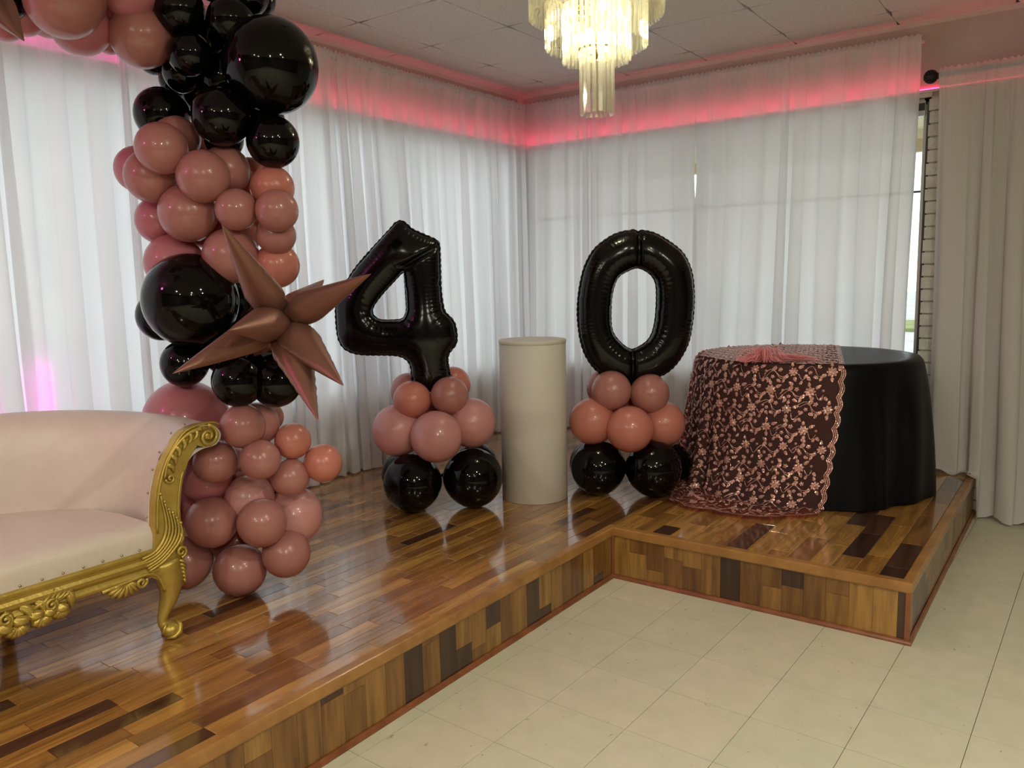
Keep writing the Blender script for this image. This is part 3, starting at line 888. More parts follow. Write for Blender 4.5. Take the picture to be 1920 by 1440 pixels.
# ================================================================== CURTAINS
def curtain(name, label, p0, p1, nrm, ztop, zbot, seed, group=None, mat='curtain', edge0=0.0, edge1=0.0, amp=0.042, lam=0.13, puddle=None, per_m=150, header=True, slit=None):
    """voile gathered on a rod pocket; folds widen towards the hem. nrm points into the room"""
    r = random.Random(seed)
    P0, P1, N = Vector((*p0, 0)), Vector((*p1, 0)), Vector((*nrm, 0))
    W = (P1 - P0).length; D = (P1 - P0) / W
    nu = int(W * per_m); nv = 34
    # a running phase with uneven wavelength
    ph = []; q = r.uniform(0, 6); lamk = lam
    knots = [lam * r.uniform(0.55, 2.3) for _ in range(int(W / lam * 2) + 8)]
    acc = 0.0; ki = 0
    for i in range(nu + 1):
        s = W * i / nu
        kk = s / lam
        l0 = knots[int(kk) % len(knots)]; l1 = knots[(int(kk) + 1) % len(knots)]
        f = kk - int(kk); f = f * f * (3 - 2 * f)
        ll = l0 + (l1 - l0) * f
        q += 2 * PI * (W / nu) / ll
        ph.append(q)
    sd = seed * 3.17
    P = []
    zs = []
    for j in range(nv + 1):
        t = j / nv
        zs.append(ztop - (ztop - zbot) * (t ** 1.25))
    for i in range(nu + 1):
        s = W * i / nu
        row = []
        for j, z in enumerate(zs):
            v = (ztop - z) / (ztop - zbot)
            drop = ztop - z
            a1 = amp * min(1.0, 0.16 + 1.05 * v ** 0.6) * (0.75 + 0.5 * noise.noise(Vector((s * 2.2, v * 0.7, sd))))
            drift = 0.9 * noise.noise(Vector((s * 1.3, v * 1.4, sd + 9)))
            th = ph[i] + drift * v * 1.6
            fold = a1 * (math.sin(th) + 0.28 * math.sin(2.3 * th + 1.0 + sd))
            fine = max(0.0, 1 - drop / 0.55) ** 1.6
            f2 = 0.0065 * fine * math.sin(s * 260 + 3.0 * noise.noise(Vector((s * 14, drop * 5, sd))))
            f2 += 0.0030 * math.sin(s * 120 + 6 * noise.noise(Vector((s * 4, v * .8, sd + 4)))) * max(0.0, 1 - 1.25 * v) * (0.5 + noise.noise(Vector((s * 3, 2, sd))))
            lat = -0.66 * a1 * math.sin(2 * th) + 0.0
            if header:
                # rod pocket: bulge around the rod, frill above it
                k = math.exp(-((drop - 0.042) / 0.034) ** 4)
                fold = abs(fold) * k * .25 + fold * (1 - k); f2 = f2 * (1 - .5 * k) + 0.021 * k
                if drop < 0.03: f2 += 0.004 * math.sin(s * 310 + sd)
            off = fold + f2
            zz = z
            if header and drop < 0.03:
                zz = z + 0.006 * math.sin(s * 200 + 4 * noise.noise(Vector((s * 9, 0, sd))))
            if j == nv:
                zz = z + 0.010 * (0.5 + 0.5 * noise.noise(Vector((s * 6, 0.5, sd))))
            e = (edge0 * (1 - s / W) + edge1 * (s / W)) * v
            if slit: e += (slit * math.exp(-((v - 0.26) / 0.10) ** 2) + .02 * abs(slit) / slit * v * 0) * ((s / W) ** 6 if slit < 0 else (1 - s / W) ** 6)
            p = P0 + D * (s + lat + e) + N * off
            if puddle:
                dz = puddle(s, v, p)
                p = p + dz[0]; zz = max(zz + dz[1], dz[2] + 0.004)
            row.append((p.x, p.y, zz))
        P.append(row)
    o = Geo().grid(P).build(name, M[mat], smooth=True)
    return tag(o, label, 'curtain', group)

ZR = 2.812
curtain('curtain', 'white sheer curtain from the room corner to behind the zero balloon', (0.07, -0.08), (1.575, -0.08), (0, -1), ZR + .045, SH + .006, 3, slit=-.022)
curtain('curtain', 'white sheer curtain panel behind the round table, ending beside the bare window gap', (1.560, -0.083), (2.972, -0.083), (0, -1), ZR + .045, SH + .006, 5, edge1=-0.058, slit=.022)
curtain('curtain', 'white sheer curtain on the left wall behind the four balloon', (0.10, -0.10), (0.10, -2.20), (1, 0), ZR + .045, SH + .006, 8, edge1=-0.07)
curtain('curtain', 'white sheer curtain panel right of the tall balloon garland, behind the rose starburst', (0.115, -2.15), (0.115, -3.40), (1, 0), ZR + .045, SH + .006, 12, lam=.12)
curtain('curtain', 'white sheer curtain panel above the sofa back, left of the garland', (0.10, -3.37), (0.10, -3.96), (1, 0), ZR + .045, SH + .006, 16, lam=.14)
curtain('curtain', 'pink-lit sheer curtain at the far left picture edge', (0.125, -3.93), (0.125, -5.9), (1, 0), ZR + .045, SH + .006, 19, lam=.12, per_m=90)

def hall_puddle(s, v, p):
    # rests on the stage top left of its corner and on the floor right of it
    x = p.x
    base = SH if x < 3.40 else 0.0
    t = max(0.0, v - 0.86) / 0.14
    out = Vector((0, -0.10 * t * t * (0.6 + 0.4 * math.sin(x * 23)), 0))
    return out, 0.0, base + 0.012 * (1 - t) + (0.028 * t * (0.5 + 0.5 * math.sin(x * 40)))
curtain('curtain', 'dim white sheer curtain on the dark bronze rod, pooling over the stage corner', (3.085, -0.17), (4.75, -0.17), (0, -1), 2.625, 0.008, 23, mat='curtain_dim', amp=0.034, lam=.13, puddle=hall_puddle, edge0=0.02)

def rod(name, label, pts, r, mat, brackets, nrm, finial=None):
    c = Vector(pts[0]); t = thing(name, label, 'curtain rod', c)
    loc = [Vector(p) - c for p in pts]
    Geo().tube(loc, r, 10).build('pole', M[mat], t, True)
    for b in brackets:
        bv = Vector(b) - c; wv = bv - Vector(nrm) * 0.075
        Geo().tube([bv, wv], r * .6, 6).ball(wv, r * 1.3, 8, 5, (.6 if nrm[0] else 1, .6 if nrm[1] else 1, 1)).build('bracket', M[mat], t, True)
    if finial:
        f = Vector(finial) - c
        g = Geo().ball(f, 0.034, 14, 10)
        for k in range(7):   # ribbed cage knob
            a = PI * k / 7
            g.tube([f + Vector((0.036 * math.cos(q), 0.036 * math.sin(q) * math.cos(a), 0.036 * math.sin(q) * math.sin(a))) for q in [2 * PI * z / 16 for z in range(17)]], 0.0035, 5, caps=False)
        g.tube([f + Vector((0.03, 0, 0)), f + Vector((0.055, 0, 0))], 0.018, 10)
        g.build('finial', M[mat], t, True)
rod('curtain_rod', 'white curtain rod along the right-hand window wall', [(0.06, -0.08, ZR), (2.99, -0.08, ZR)], 0.012, 'rod_white', [(0.3, -0.08, ZR), (1.56, -0.08, ZR), (2.9, -0.08, ZR)], (0, -1, 0))
rod('curtain_rod', 'white curtain rod along the left wall above the stage', [(0.105, -0.07, ZR), (0.105, -5.92, ZR)], 0.012, 'rod_white', [(0.105, -0.4, ZR), (0.105, -2.2, ZR), (0.105, -3.9, ZR), (0.105, -5.6, ZR)], (1, 0, 0))
rod('curtain_rod', 'dark bronze curtain rod with a ball finial at the right edge', [(3.085, -0.17, 2.585), (4.78, -0.17, 2.585)], 0.014, 'rod_dark', [(3.3, -0.17, 2.585), (4.6, -0.17, 2.585)], (0, -1, 0), finial=(3.045, -0.17, 2.585))

# LED strips fixed to the wall above the windows, behind the curtains
tag(Geo().box(0.05, 3.02, -0.012, -0.0005, 2.5435, 2.553).build('led_strip', M['led_red']), 'red LED light strip above the right-hand window behind the curtain', 'led light')
tag(Geo().box(3.02, 4.7, -0.012, -0.0005, 2.5435, 2.553).build('led_strip', M['led_red']), 'red LED light strip behind the curtain on the dark rod', 'led light')
tag(Geo().box(0.0005, 0.012, -3.0, -0.05, 2.5435, 2.553).build('led_strip', M['led_red']), 'red LED light strip above the left windows behind the curtain near the room corner', 'led light')
tag(Geo().box(0.0005, 0.012, -5.9, -3.0, 2.5435, 2.553).build('led_strip', M['led_pink']), 'magenta LED light strip behind the curtain at the far left', 'led light')
for y, lab in ((-3.90, 'magenta glow lamp behind the curtain just above the sofa back'), (-4.6, 'magenta glow lamp behind the curtain left of the picture')):
    t = thing('led_uplight', lab, 'led light', (0.045, y, SILL))
    Geo().box(-0.012, 0.012, -0.03, 0.03, 0, 0.12).build('base', M['rod_white'], t)
    Geo().tube([(0, 0, 0.12), (0, 0, 0.38)], 0.009, 8).build('light_tube', M['led_magenta'], t, True)

# ================================================================== BALLOONS
def balloon_mesh(name, mat, n=28, m=18):
    prof = []
    for i in range(m + 1):
        a = PI * (0.02 + 0.96 * i / m)
        r = math.sin(a); z = math.cos(a)
        if z < 0:
            z *= 1.10; r *= 1 - 0.10 * (-math.cos(a)) ** 2
        prof.append((r, z))
    g = Geo().lathe(list(reversed(prof)), n)
    me = bpy.data.meshes.new(name)
    me.from_pydata(g.v, [], g.f)
    me.polygons.foreach_set('use_smooth', [True] * len(me.polygons))
    me.materials.append(mat)
    return me
def knot_mesh(name, mat):
    g = Geo().lathe([(0.055, -1.24), (0.075, -1.22), (0.045, -1.19), (0.028, -1.16), (0.045, -1.13), (0.03, -1.10), (0.06, -1.06)], 10)
    me = bpy.data.meshes.new(name); me.from_pydata(g.v, [], g.f)
    me.polygons.foreach_set('use_smooth', [True] * len(me.polygons)); me.materials.append(mat)
    return me
BM = {c: balloon_mesh('balloon', M[k]) for c, k in (('r', 'rose'), ('p', 'peach'), ('m', 'mauve'), ('k', 'pink'), ('b', 'black_latex'), ('B', 'black_latex'))}
KM = {c: knot_mesh('knot', M[k]) for c, k in (('r', 'rose'), ('p', 'peach'), ('m', 'mauve'), ('k', 'pink'), ('b', 'black_latex'), ('B', 'black_latex'))}
WORDS = {'r': 'dusty rose latex balloon', 'p': 'peach pink latex balloon', 'm': 'pearly pink latex balloon', 'k': 'cool pink latex balloon', 'b': 'black latex balloon', 'B': 'giant glossy black balloon'}
def put_balloon(parent, x, y, z, r, c, core):
    p = Vector((x, y, z))
    away = (p - core)
    if away.length < 1e-4: away = Vector((0.1, -0.1, 0.2))
    q = away.normalized().to_track_quat('Z', 'Y')
    o = bpy.data.objects.new('balloon', BM[c]); COL.objects.link(o)
    o.parent = parent; o.location = p - Vector(parent.location)
    o.rotation_euler = q.to_euler(); o.scale = (r, r, r * 0.965)
    o['label'] = WORDS[c]
    k = bpy.data.objects.new('knot', KM[c]); COL.objects.link(k); k.parent = o
    return o

garland = thing('balloon_garland', 'tall organic balloon garland of pink and black balloons arching over the sofa', 'balloon garland', (1.12, -3.62, SH))
def core_at(p):
    z = p[2]
    if p[1] < -3.95 and z > 1.9: return Vector((p[0] - 0.15, p[1] + .02, 2.62))
    return Vector((1.12, -3.58, z + 0.02))
for b in GARLAND:
    put_balloon(garland, *b, core_at(b))

col4 = thing('number_balloon_stand', 'black foil number four balloon on a stack of pink and black balloons', 'balloon stand', (1.06, -2.29, SH))
for b in COLUMN_FOUR:
    put_balloon(col4, *b, Vector((1.06, -2.29, b[2])))
col0 = thing('number_balloon_stand', 'black foil number zero balloon on a stack of pink and black balloons', 'balloon stand', (1.77, -1.53, SH))
for b in COLUMN_ZERO:
    put_balloon(col0, *b, Vector((1.77, -1.53, b[2])))

# ---- foil number balloons: an outline filled with air (membrane solved on a grid)
def smooth_closed(pts, n):
    P = [Vector((*p, 0)) for p in pts]; N = len(P); out = []
    for i in range(N):
        a, b, c, d = P[i - 1], P[i], P[(i + 1) % N], P[(i + 2) % N]
        for k in range(n):
            u = k / n
            q = 0.5 * ((2 * b) + (c - a) * u + (2 * a - 5 * b + 4 * c - d) * u * u + (3 * b - a - 3 * c + d) * u ** 3)
            out.append((q.x, q.y))
    return np.array(out)
def inside_poly(poly, X, Y):
    c = np.zeros(X.shape, bool); n = len(poly); j = n - 1
    for i in range(n):
        xi, yi = poly[i]; xj, yj = poly[j]
        cond = ((yi > Y) != (yj > Y)) & (X < (xj - xi) * (Y - yi) / (yj - yi + 1e-12) + xi)
        c ^= cond; j = i
    return c
def nearest(polys, x, y):
    best = 1e9; bp = None; bs = 0
    off = 0.0
    for P in polys:
        Q = np.roll(P, -1, 0); d = Q - P; L2 = (d ** 2).sum(1) + 1e-12
        t = np.clip(((x - P[:, 0]) * d[:, 0] + (y - P[:, 1]) * d[:, 1]) / L2, 0, 1)
        px = P[:, 0] + t * d[:, 0]; py = P[:, 1] + t * d[:, 1]
        dd = (px - x) ** 2 + (py - y) ** 2; i = int(dd.argmin())
        Ls = np.sqrt(L2)
        if dd[i] < best:
            best = dd[i]; bp = (px[i], py[i]); bs = off + Ls[:i].sum() + t[i] * Ls[i]
        off += Ls.sum() + 1.0
    return math.sqrt(best), bp, bs
def foil_number(parent, label, outer, hole, thick, crease=None, seam=0.010):
    po = smooth_closed(outer, 4); ph_ = smooth_closed(hole, 4)
    h = 0.0068
    x0, y0 = po.min(0) - 2 * h; x1, y1 = po.max(0) + 2 * h
    nx, ny = int((x1 - x0) / h) + 1, int((y1 - y0) / h) + 1
    X, Y = np.meshgrid(x0 + h * np.arange(nx), y0 + h * np.arange(ny), indexing='ij')
    ins = inside_poly(po, X, Y) & ~inside_poly(ph_, X, Y)
    u = np.zeros(X.shape)
    for it in range(2600):
        s = np.zeros_like(u); s[1:-1, 1:-1] = 0.25 * (u[:-2, 1:-1] + u[2:, 1:-1] + u[1:-1, :-2] + u[1:-1, 2:] + h * h)
        u = np.where(ins, s, 0)
    hgt = np.sqrt(u / u.max())
    hgt = hgt ** 0.92
    ids = -np.ones((2,) + X.shape, int); V = []; F = []
    quads = []
    for i in range(nx - 1):
        for j in range(ny - 1):
            if ins[i:i + 2, j:j + 2].any(): quads.append((i, j))
    need = set()
    for i, j in quads:
        for a in (0, 1):
            for b in (0, 1): need.add((i + a, j + b))
    info = {}
    for (i, j) in need:
        x, y = X[i, j], Y[i, j]
        if ins[i, j]:
            d, bp, s = nearest((po, ph_), x, y)
            z = hgt[i, j]
            # seam puckers fade away from the seam
            k = math.exp(-d / 0.022)
            wr = k * (0.16 * math.sin(s * 2 * PI / 0.021 + 1.2 * math.sin(s * 37)) + 0.07 * math.sin(s * 2 * PI / 0.0135))
            z = z * (1 + 0.55 * wr)
            if crease: z *= crease(x, y)
            info[(i, j)] = (x, y, thick * max(z, 0.03))
        else:
            d, bp, s = nearest((po, ph_), x, y)
            info[(i, j)] = (bp[0], bp[1], 0.0)
    idx = {}
    for side in (0, 1):
        for k, (x, y, z) in info.items():
            if z == 0.0 and side == 1:
                idx[(1,) + k] = idx[(0,) + k]; continue
            idx[(side,) + k] = len(V)
            V.append((x, -z if side == 0 else z, y))
    for i, j in quads:
        for side in (0, 1):
            q = [idx[(side, i, j)], idx[(side, i + 1, j)], idx[(side, i + 1, j + 1)], idx[(side, i, j + 1)]]
            F.append(tuple(q) if side == 0 else tuple(reversed(q)))
    o = mesh_obj('number_balloon', V, F, M['black_foil'], parent, (0, 0, 0), True, (0, 0, 0.6301))
    o['label'] = label
    # seam flange: a scalloped flat rim round the outline
    g = Geo()
    for P, sg in ((po, 1), (ph_, -1)):
        Q = np.roll(P, -1, 0); L = np.sqrt(((Q - P) ** 2).sum(1)); tot = L.sum(); n = int(tot / 0.005)
        cum = np.concatenate([[0], np.cumsum(L)]); PP = np.vstack([P, P[:1]])
        area = 0.5 * np.sum(P[:, 0] * Q[:, 1] - Q[:, 0] * P[:, 1])
        sgn = 1 if area > 0 else -1
        w = seam * (1 if sg > 0 else 0.45)
        ring = []
        for k in range(n):
            s = tot * k / n; i = min(int(np.searchsorted(cum, s, 'right') - 1), len(L) - 1)
            t = (s - cum[i]) / (L[i] + 1e-9); a = PP[i] + (PP[i + 1] - PP[i]) * t; d = (PP[i + 1] - PP[i]) / (L[i] + 1e-9)
            nrm_ = np.array([d[1], -d[0]]) * sgn * sg
            ww = w * (0.72 + 0.34 * abs(math.sin(s * PI / 0.030)) )
            dy = 0.0035 * math.sin(s * 2 * PI / 0.030)
            ring.append((a - nrm_ * 0.004, a + nrm_ * ww, dy))
        V = []; F2 = []
        for a, b, dy in ring:
            V += [(a[0], -0.0006, a[1]), (b[0], dy - .0006, b[1]), (b[0], dy + .0006, b[1]), (a[0], .0006, a[1])]
        for k in range(n):
            k2 = (k + 1) % n
            for e in range(4):
                F2.append((4 * k + e, 4 * k + (e + 1) % 4, 4 * k2 + (e + 1) % 4, 4 * k2 + e))
        g.add(V, F2)
    s_ = g.build('seam', M['black_foil'], o, True)
    return o
def place_local(o, parent, at):
    o.location = (at[0] - parent.location[0], at[1] - parent.location[1], -parent.location[2])
def crease0(x, y):
    cx = 0.085 if y > 1.3 else 0.05
    return 1 - 0.30 * math.exp(-((x - cx) / 0.012) ** 2) * min(1.0, abs(y - 1.3) / 0.2) - 0.10 * math.exp(-((x - cx) / 0.05) ** 2)
def crease4(x, y):
    a = 0.0
    d = abs((x + 0.020) - (y - 1.69) * -0.9) # fold between the slanted stroke and the upright near the top
    if y > 1.55: a = 0.30 * math.exp(-(abs((y - 1.60) - (x + 0.09) * 0.55) / 0.014) ** 2)
    return 1 - a
n4 = foil_number(col4, 'black foil number four balloon', FOUR_OUT, FOUR_HOLE, 0.088, crease4)
place_local(n4, col4, FOUR_AT)
n0 = foil_number(col0, 'black foil number zero balloon', ZERO_OUT, ZERO_HOLE, 0.088, crease0)
place_local(n0, col0, ZERO_AT)

# ---- foil starbursts
def spike(parent, c, tip, R, seed, hook=0.0):
    r = random.Random(seed)
    c = Vector(c); tip = Vector(tip); ax = tip - c; L = ax.length
    q = ax.normalized().to_track_quat('Z', 'Y')
    n = 24; m = 22; P = []
    for i in range(m + 1):
        a = i / m
        if a < 0.30: rr = math.sqrt(max(0.0, 1 - ((0.30 - a) / 0.30) ** 2)) * (1.0)
        else: rr = (1 - (a - 0.30) / 0.70) ** 0.92
        ring = []
        for k in range(n):
            w = 2 * PI * k / n
            seamk = abs(math.cos(w)) ** 14
            pu = 1 + seamk * (0.10 + 0.05 * math.sin(a * 70 + seed)) - 0.03 * (abs(math.cos(w)) ** 4) * math.sin(a * 90 + k)
            ring.append((R * rr * math.cos(w) * pu, R * rr * math.sin(w) * 0.86, 0.03 + a * (L - 0.03)))
        ring.append(ring[0])
        P.append(ring)
    o = Geo().grid(P).build('spike', M['rose_foil'], parent, True)
    o.rotation_euler = q.to_euler(); o.location = c - Vector(garland.location) - Vector(parent.location)
    return o
def starburst(c, tips, R, label, extra):
    s = bpy.data.objects.new('starburst_balloon', None); COL.objects.link(s)
    s.parent = garland; s.location = (0, 0, 0); s['label'] = label
    for k, t in enumerate(tips):
        spike(s, c, t, R * (0.95 + 0.1 * ((k * 7) % 3) / 2), k + 1)
    for k, d in enumerate(extra):
        spike(s, c, Vector(c) + Vector(d), R * .9, 20 + k)
starburst(STAR_C, STAR_TIPS, 0.062, 'rose gold foil starburst balloon', [(-0.30, 0.10, -0.14), (-0.20, 0.28, -0.22)])
starburst(STARB_C, STARB_TIPS, 0.055, 'rose gold foil starburst balloon at the arch crown', [(-0.2, -0.2, 0.2)])

# ================================================================== PLINTH
pl = thing('display_plinth', 'plain white round display plinth between the four and zero balloons', 'plinth', (1.394, -1.896, SH))
R_ = 0.1845; HP = 0.892
Geo().lathe([(R_ - .002, 0), (R_, 0.003), (R_, HP - 0.024), (R_ - .001, HP - 0.022)], 64).build('body', M['plinth'], pl, True)
o = Geo().lathe([(R_ - .004, HP - 0.0225), (R_ + 0.0020, HP - 0.0215), (R_ + .0022, HP - 0.006), (R_ - .002, HP - .001), (R_ - 0.01, HP)], 64).build('top_cap', M['plinth'], pl, True)
bevel(o, .001, 1)
for ob in pl.children:
    for p in ob.data.polygons:
        if abs(p.normal.z) > 0.9: p.use_smooth = False

# ================================================================== CHANDELIER
CX, CY = 1.99, -2.20
chd = thing('chandelier', 'tiered crystal chandelier with a long narrow centre tier', 'chandelier', (CX, CY, H))
def crystal(r, z0, z1, ang, w=0.0175, d=0.012):
    # trihedral prism, its lower end cut slantwise
    c, s = math.cos(ang), math.sin(ang)
    pr = [(-w / 2, 0.0), (w / 2, 0.0), (0.0, d)]
    V = []
    for z, cut in ((z0, 1), (z1, 0)):
        for a, b in pr:
            rr = r - b
            zz = z + (0.018 * b / d if cut else 0)
            V.append((rr * c - a * s, rr * s + a * c, zz - H))
    return V, [(0, 1, 4, 3), (1, 2, 5, 4), (2, 0, 3, 5), (2, 1, 0), (3, 4, 5)]
cm = {}
rc = random.Random(4)
TIERS = ((0.079, 2.218, 2.50, 21), (0.156, 2.450, 2.69, 40), (0.233, 2.512, 2.76, 58), (0.306, 2.645, 2.87, 76))
for ti, (r, z0, z1, n) in enumerate(TIERS):
    for k in range(n):
        a = 2 * PI * k / n + ti * .1
        if ti == 2 and k % 29 == 5 and k > 20: continue
        key = ti
        if key not in cm:
            V, F = crystal(r, z0, z1, 0.0)
            me = bpy.data.meshes.new('crystal_prism'); me.from_pydata(V, [], F); me.materials.append(M['crystal']); cm[key] = me
        o = bpy.data.objects.new('crystal_prism', cm[key]); COL.objects.link(o); o.parent = chd
        o.rotation_euler = (rc.uniform(-.006, .006), rc.uniform(-.006, .006), a)
        o.location = (0, 0, rc.uniform(-.004, .004))
    g = Geo()
    zz = z1 - H + 0.004
    g.tube([(r * .985 * math.cos(q), r * .985 * math.sin(q), zz) for q in [2 * PI * i / 40 for i in range(41)]], 0.0055, 6, caps=False)
    for q in range(4):
        g.tube([(0, 0, zz), (r * .985 * math.cos(q * PI / 2), r * .985 * math.sin(q * PI / 2), zz)], .003, 5)
    g.build('tier_ring', M['gold'], chd, True)
Geo().tube([(0, 0, 2.46 - H), (0, 0, -0.012)], 0.007, 8).build('stem', M['gold'], chd, True)
Geo().lathe([(0.02, -0.045), (0.05, -0.035), (0.085, -0.012), (0.09, -0.001)], 24).build('ceiling_canopy', M['gold'], chd, True)
for k in range(8):
    a = 2 * PI * k / 8; r = 0.11 if k % 2 else 0.06
    z = (2.66 if k % 2 else 2.56) - H
    b = Geo().ball((r * math.cos(a), r * math.sin(a), z), 0.016, 8, 6, (1, 1, 1.5)).build('lamp_bulb', M['bulb'], chd, True)
    Geo().tube([(r * math.cos(a), r * math.sin(a), z + .02), (r * math.cos(a), r * math.sin(a), z + .075)], 0.009, 8).build('bulb_socket', M['gold'], b, True)
room_lamp((CX, CY, 2.61), 26, (1.0, 0.90, 0.66), 0.05)

# ================================================================== SOFA
YC = -4.95
sofa = thing('sofa', 'cream leather settee with carved gold frame, half in the picture at the left', 'sofa', (1.0, YC, SH))
def loc(p): return (p[0] - 1.0, p[1] - YC, p[2] - SH)
half = [(1.312, -4.116), (1.2, -4.085), (1.1, -4.082), (1.0, -4.12), (0.9, -4.20), (0.8, -4.33), (0.73, -4.5), (0.70, -4.7), (0.69, YC)]
full = half + [(x, 2 * YC - y) for x, y in half[-2::-1]]
NP = 97
path = catmull([(x, y, 0) for x, y in full], NP)
PA = [(0, .55), (.004, .62), (.010, .70), (.020, .775), (.042, .847), (.074, .906), (.125, .962), (.186, .983), (.245, .980), (.270, .962), (.276, .938), (.255, .910), (.205, .900), (.165, .875), (.130, .81), (.11, .70), (.105, .60), (.10, .50)]
PB = [(0, .55), (.008, .62), (.014, .70), (.022, .79), (.034, .87), (.050, .935), (.072, .99), (.105, 1.022), (.145, 1.028), (.175, 1.010), (.184, .980), (.172, .95), (.145, .925), (.125, .88), (.112, .80), (.105, .70), (.10, .60), (.10, .50)]
rows = []
for i, p in enumerate(path):
    a = path[max(i - 1, 0)]; b = path[min(i + 1, NP - 1)]
    t = (b - a).normalized(); nrm_ = Vector((-t.y, t.x, 0))
    if i == 0 or i == NP - 1: nrm_ = Vector((0, 1 if i == 0 else -1, 0))
    u = min(i, NP - 1 - i) / ((NP - 1) / 2)
    # normal must point away from the seat
    if nrm_.dot(p - Vector((1.15, YC, 0))) < 0: nrm_ = -nrm_
    w = min(1.0, u / 0.62); w = w * w * (3 - 2 * w)
    prof = catmull([(A[0] * (1 - w) + B[0] * w, 0, A[1] * (1 - w) + B[1] * w) for A, B in zip(PA, PB)], 46)
    rows.append([loc((p.x + nrm_.x * q.x, p.y + nrm_.y * q.x, q.z)) for q in prof])
g = Geo().grid(rows)
n0_ = 0; m_ = len(rows[0])
g.f.append(tuple(range(m_))); g.f.append(tuple(range((NP - 1) * m_, NP * m_))[::-1])
back = outward(g.build('backrest', M['leather'], sofa, True))
# welt seams down the inside of the back
for k in (36, 60):
    r0 = [Vector(q) + Vector((0.0018, 0, 0)) for q in rows[k]]
    Geo().tube(r0[2:24], 0.0028, 6).build('back_seam', M['nail'] if False else M['leather'], sofa, True)
# seat: crowned, rolled over the front edge
def back_x(y):
    y = y if y > YC else 2 * YC - y
    pts = [(-4.095, 1.16), (-4.12, 1.0), (-4.2, .9), (-4.33, .8), (-4.5, .73), (-4.7, .70), (-4.95, .69)]
    for (a, xa), (b, xb) in zip(pts[:-1], pts[1:]):
        if b <= y <= a: return xa + (xb - xa) * (a - y) / (a - b)
    return pts[0][1]
rows = []
ns = 60
for i in range(ns + 1):
    y = YC + (i / ns * 2 - 1) * (YC + 4.100) * -1
    y = -4.100 + (2 * (YC + 4.100)) * i / ns
    bx = back_x(y) - 0.02
    s = abs(2 * i / ns - 1); crown = 0.022 * (1 - s ** 4)
    row = []
    for j in range(11):
        t = j / 10
        row.append((bx + (1.285 - bx) * t, y, 0.672 + crown * (0.4 + 0.6 * math.sin(PI * min(1, .15 + t * .8)))))
    zt = row[-1][2]
    for j in range(1, 9):
        a = PI / 2 * j / 8
        row.append((1.285 + 0.050 * math.sin(a), y, zt - 0.05 * (1 - math.cos(a))))
    row.append((1.333, y, .60)); row.append((1.330, y, .57))
    rows.append([loc(q) for q in row])
outward(Geo().grid(rows).build('seat', M['leather'], sofa, True))
g = Geo(); a = loc((0.74, -5.76, .505)); b = loc((1.30, -4.14, .60)); g.box(a[0], b[0], a[1], b[1], a[2], b[2])
g.build('seat_base', M['leather'], sofa)
# gold front rail with mouldings
RP = [(-.03, .500), (0.012, .498), (0.020, .503), (0.022, .512), (0.016, .520), (0.014, .527), (0.026, .540), (0.028, .552), (0.022, .562), (0.012, .567), (0.016, .573), (0.017, .580), (0.012, .586), (0.004, .589), (-.03, .589)]
V = []
for y in (-4.105, 2 * YC + 4.105):
    V += [loc((1.325 + o_, y, z_)) for o_, z_ in RP]
k_ = len(RP)
F = [(i, (i + 1) % k_, k_ + (i + 1) % k_, k_ + i) for i in range(k_)] + [tuple(range(k_))[::-1], tuple(range(k_, 2 * k_))]
o = outward(mesh_obj('front_rail', V, F, M['gold'], sofa)); 
def yz_panel(name, pts, x0, x1, mat, bev, side):
    """outline in the arm's front plane, thickened front to back; side mirrors to the other arm"""
    P = [(y if side == 0 else 2 * YC - y, z) for y, z in pts]
    V = [loc((x1, y, z)) for y, z in P] + [loc((x0, y, z)) for y, z in P]
    n = len(P)
    F = [tuple(range(n)), tuple(range(n, 2 * n))[::-1]] + [(i, (i + 1) % n, n + (i + 1) % n, n + i) for i in range(n)]
    o = mesh_obj(name, V, F, mat, sofa)
    bm = bmesh.new(); bm.from_mesh(o.data); bmesh.ops.triangulate(bm, faces=[f for f in bm.faces if len(f.verts) > 4]); bmesh.ops.recalc_face_normals(bm, faces=bm.faces); bm.to_mesh(o.data); bm.free()
    if bev: bevel(o, bev, 3)
    return o
def S(side, x, y, z): return Vector(loc((x, y if side == 0 else 2 * YC - y, z)))
def spiral(cy, cz, r0, turns, d, a0=0.0, n=34, x=1.352):
    out = []
    for i in range(n):
        t = i / (n - 1); a = a0 + d * turns * 2 * PI * t; r = r0 * (1 - 0.86 * t)
        out.append((x + 0.004 * t, cy + r * math.cos(a), cz + r * math.sin(a)))
    return out
ARMO = [(q.x, q.y) for q in catmull([(y, z, 0) for y, z in ARM[:13]], 40)] + [(q.x, q.y) for q in catmull([(y, z, 0) for y, z in ARM[13:]], 18)] + [(-4.060, .40), (-4.10, .47), (-4.14, .50), (-4.14, .585)]
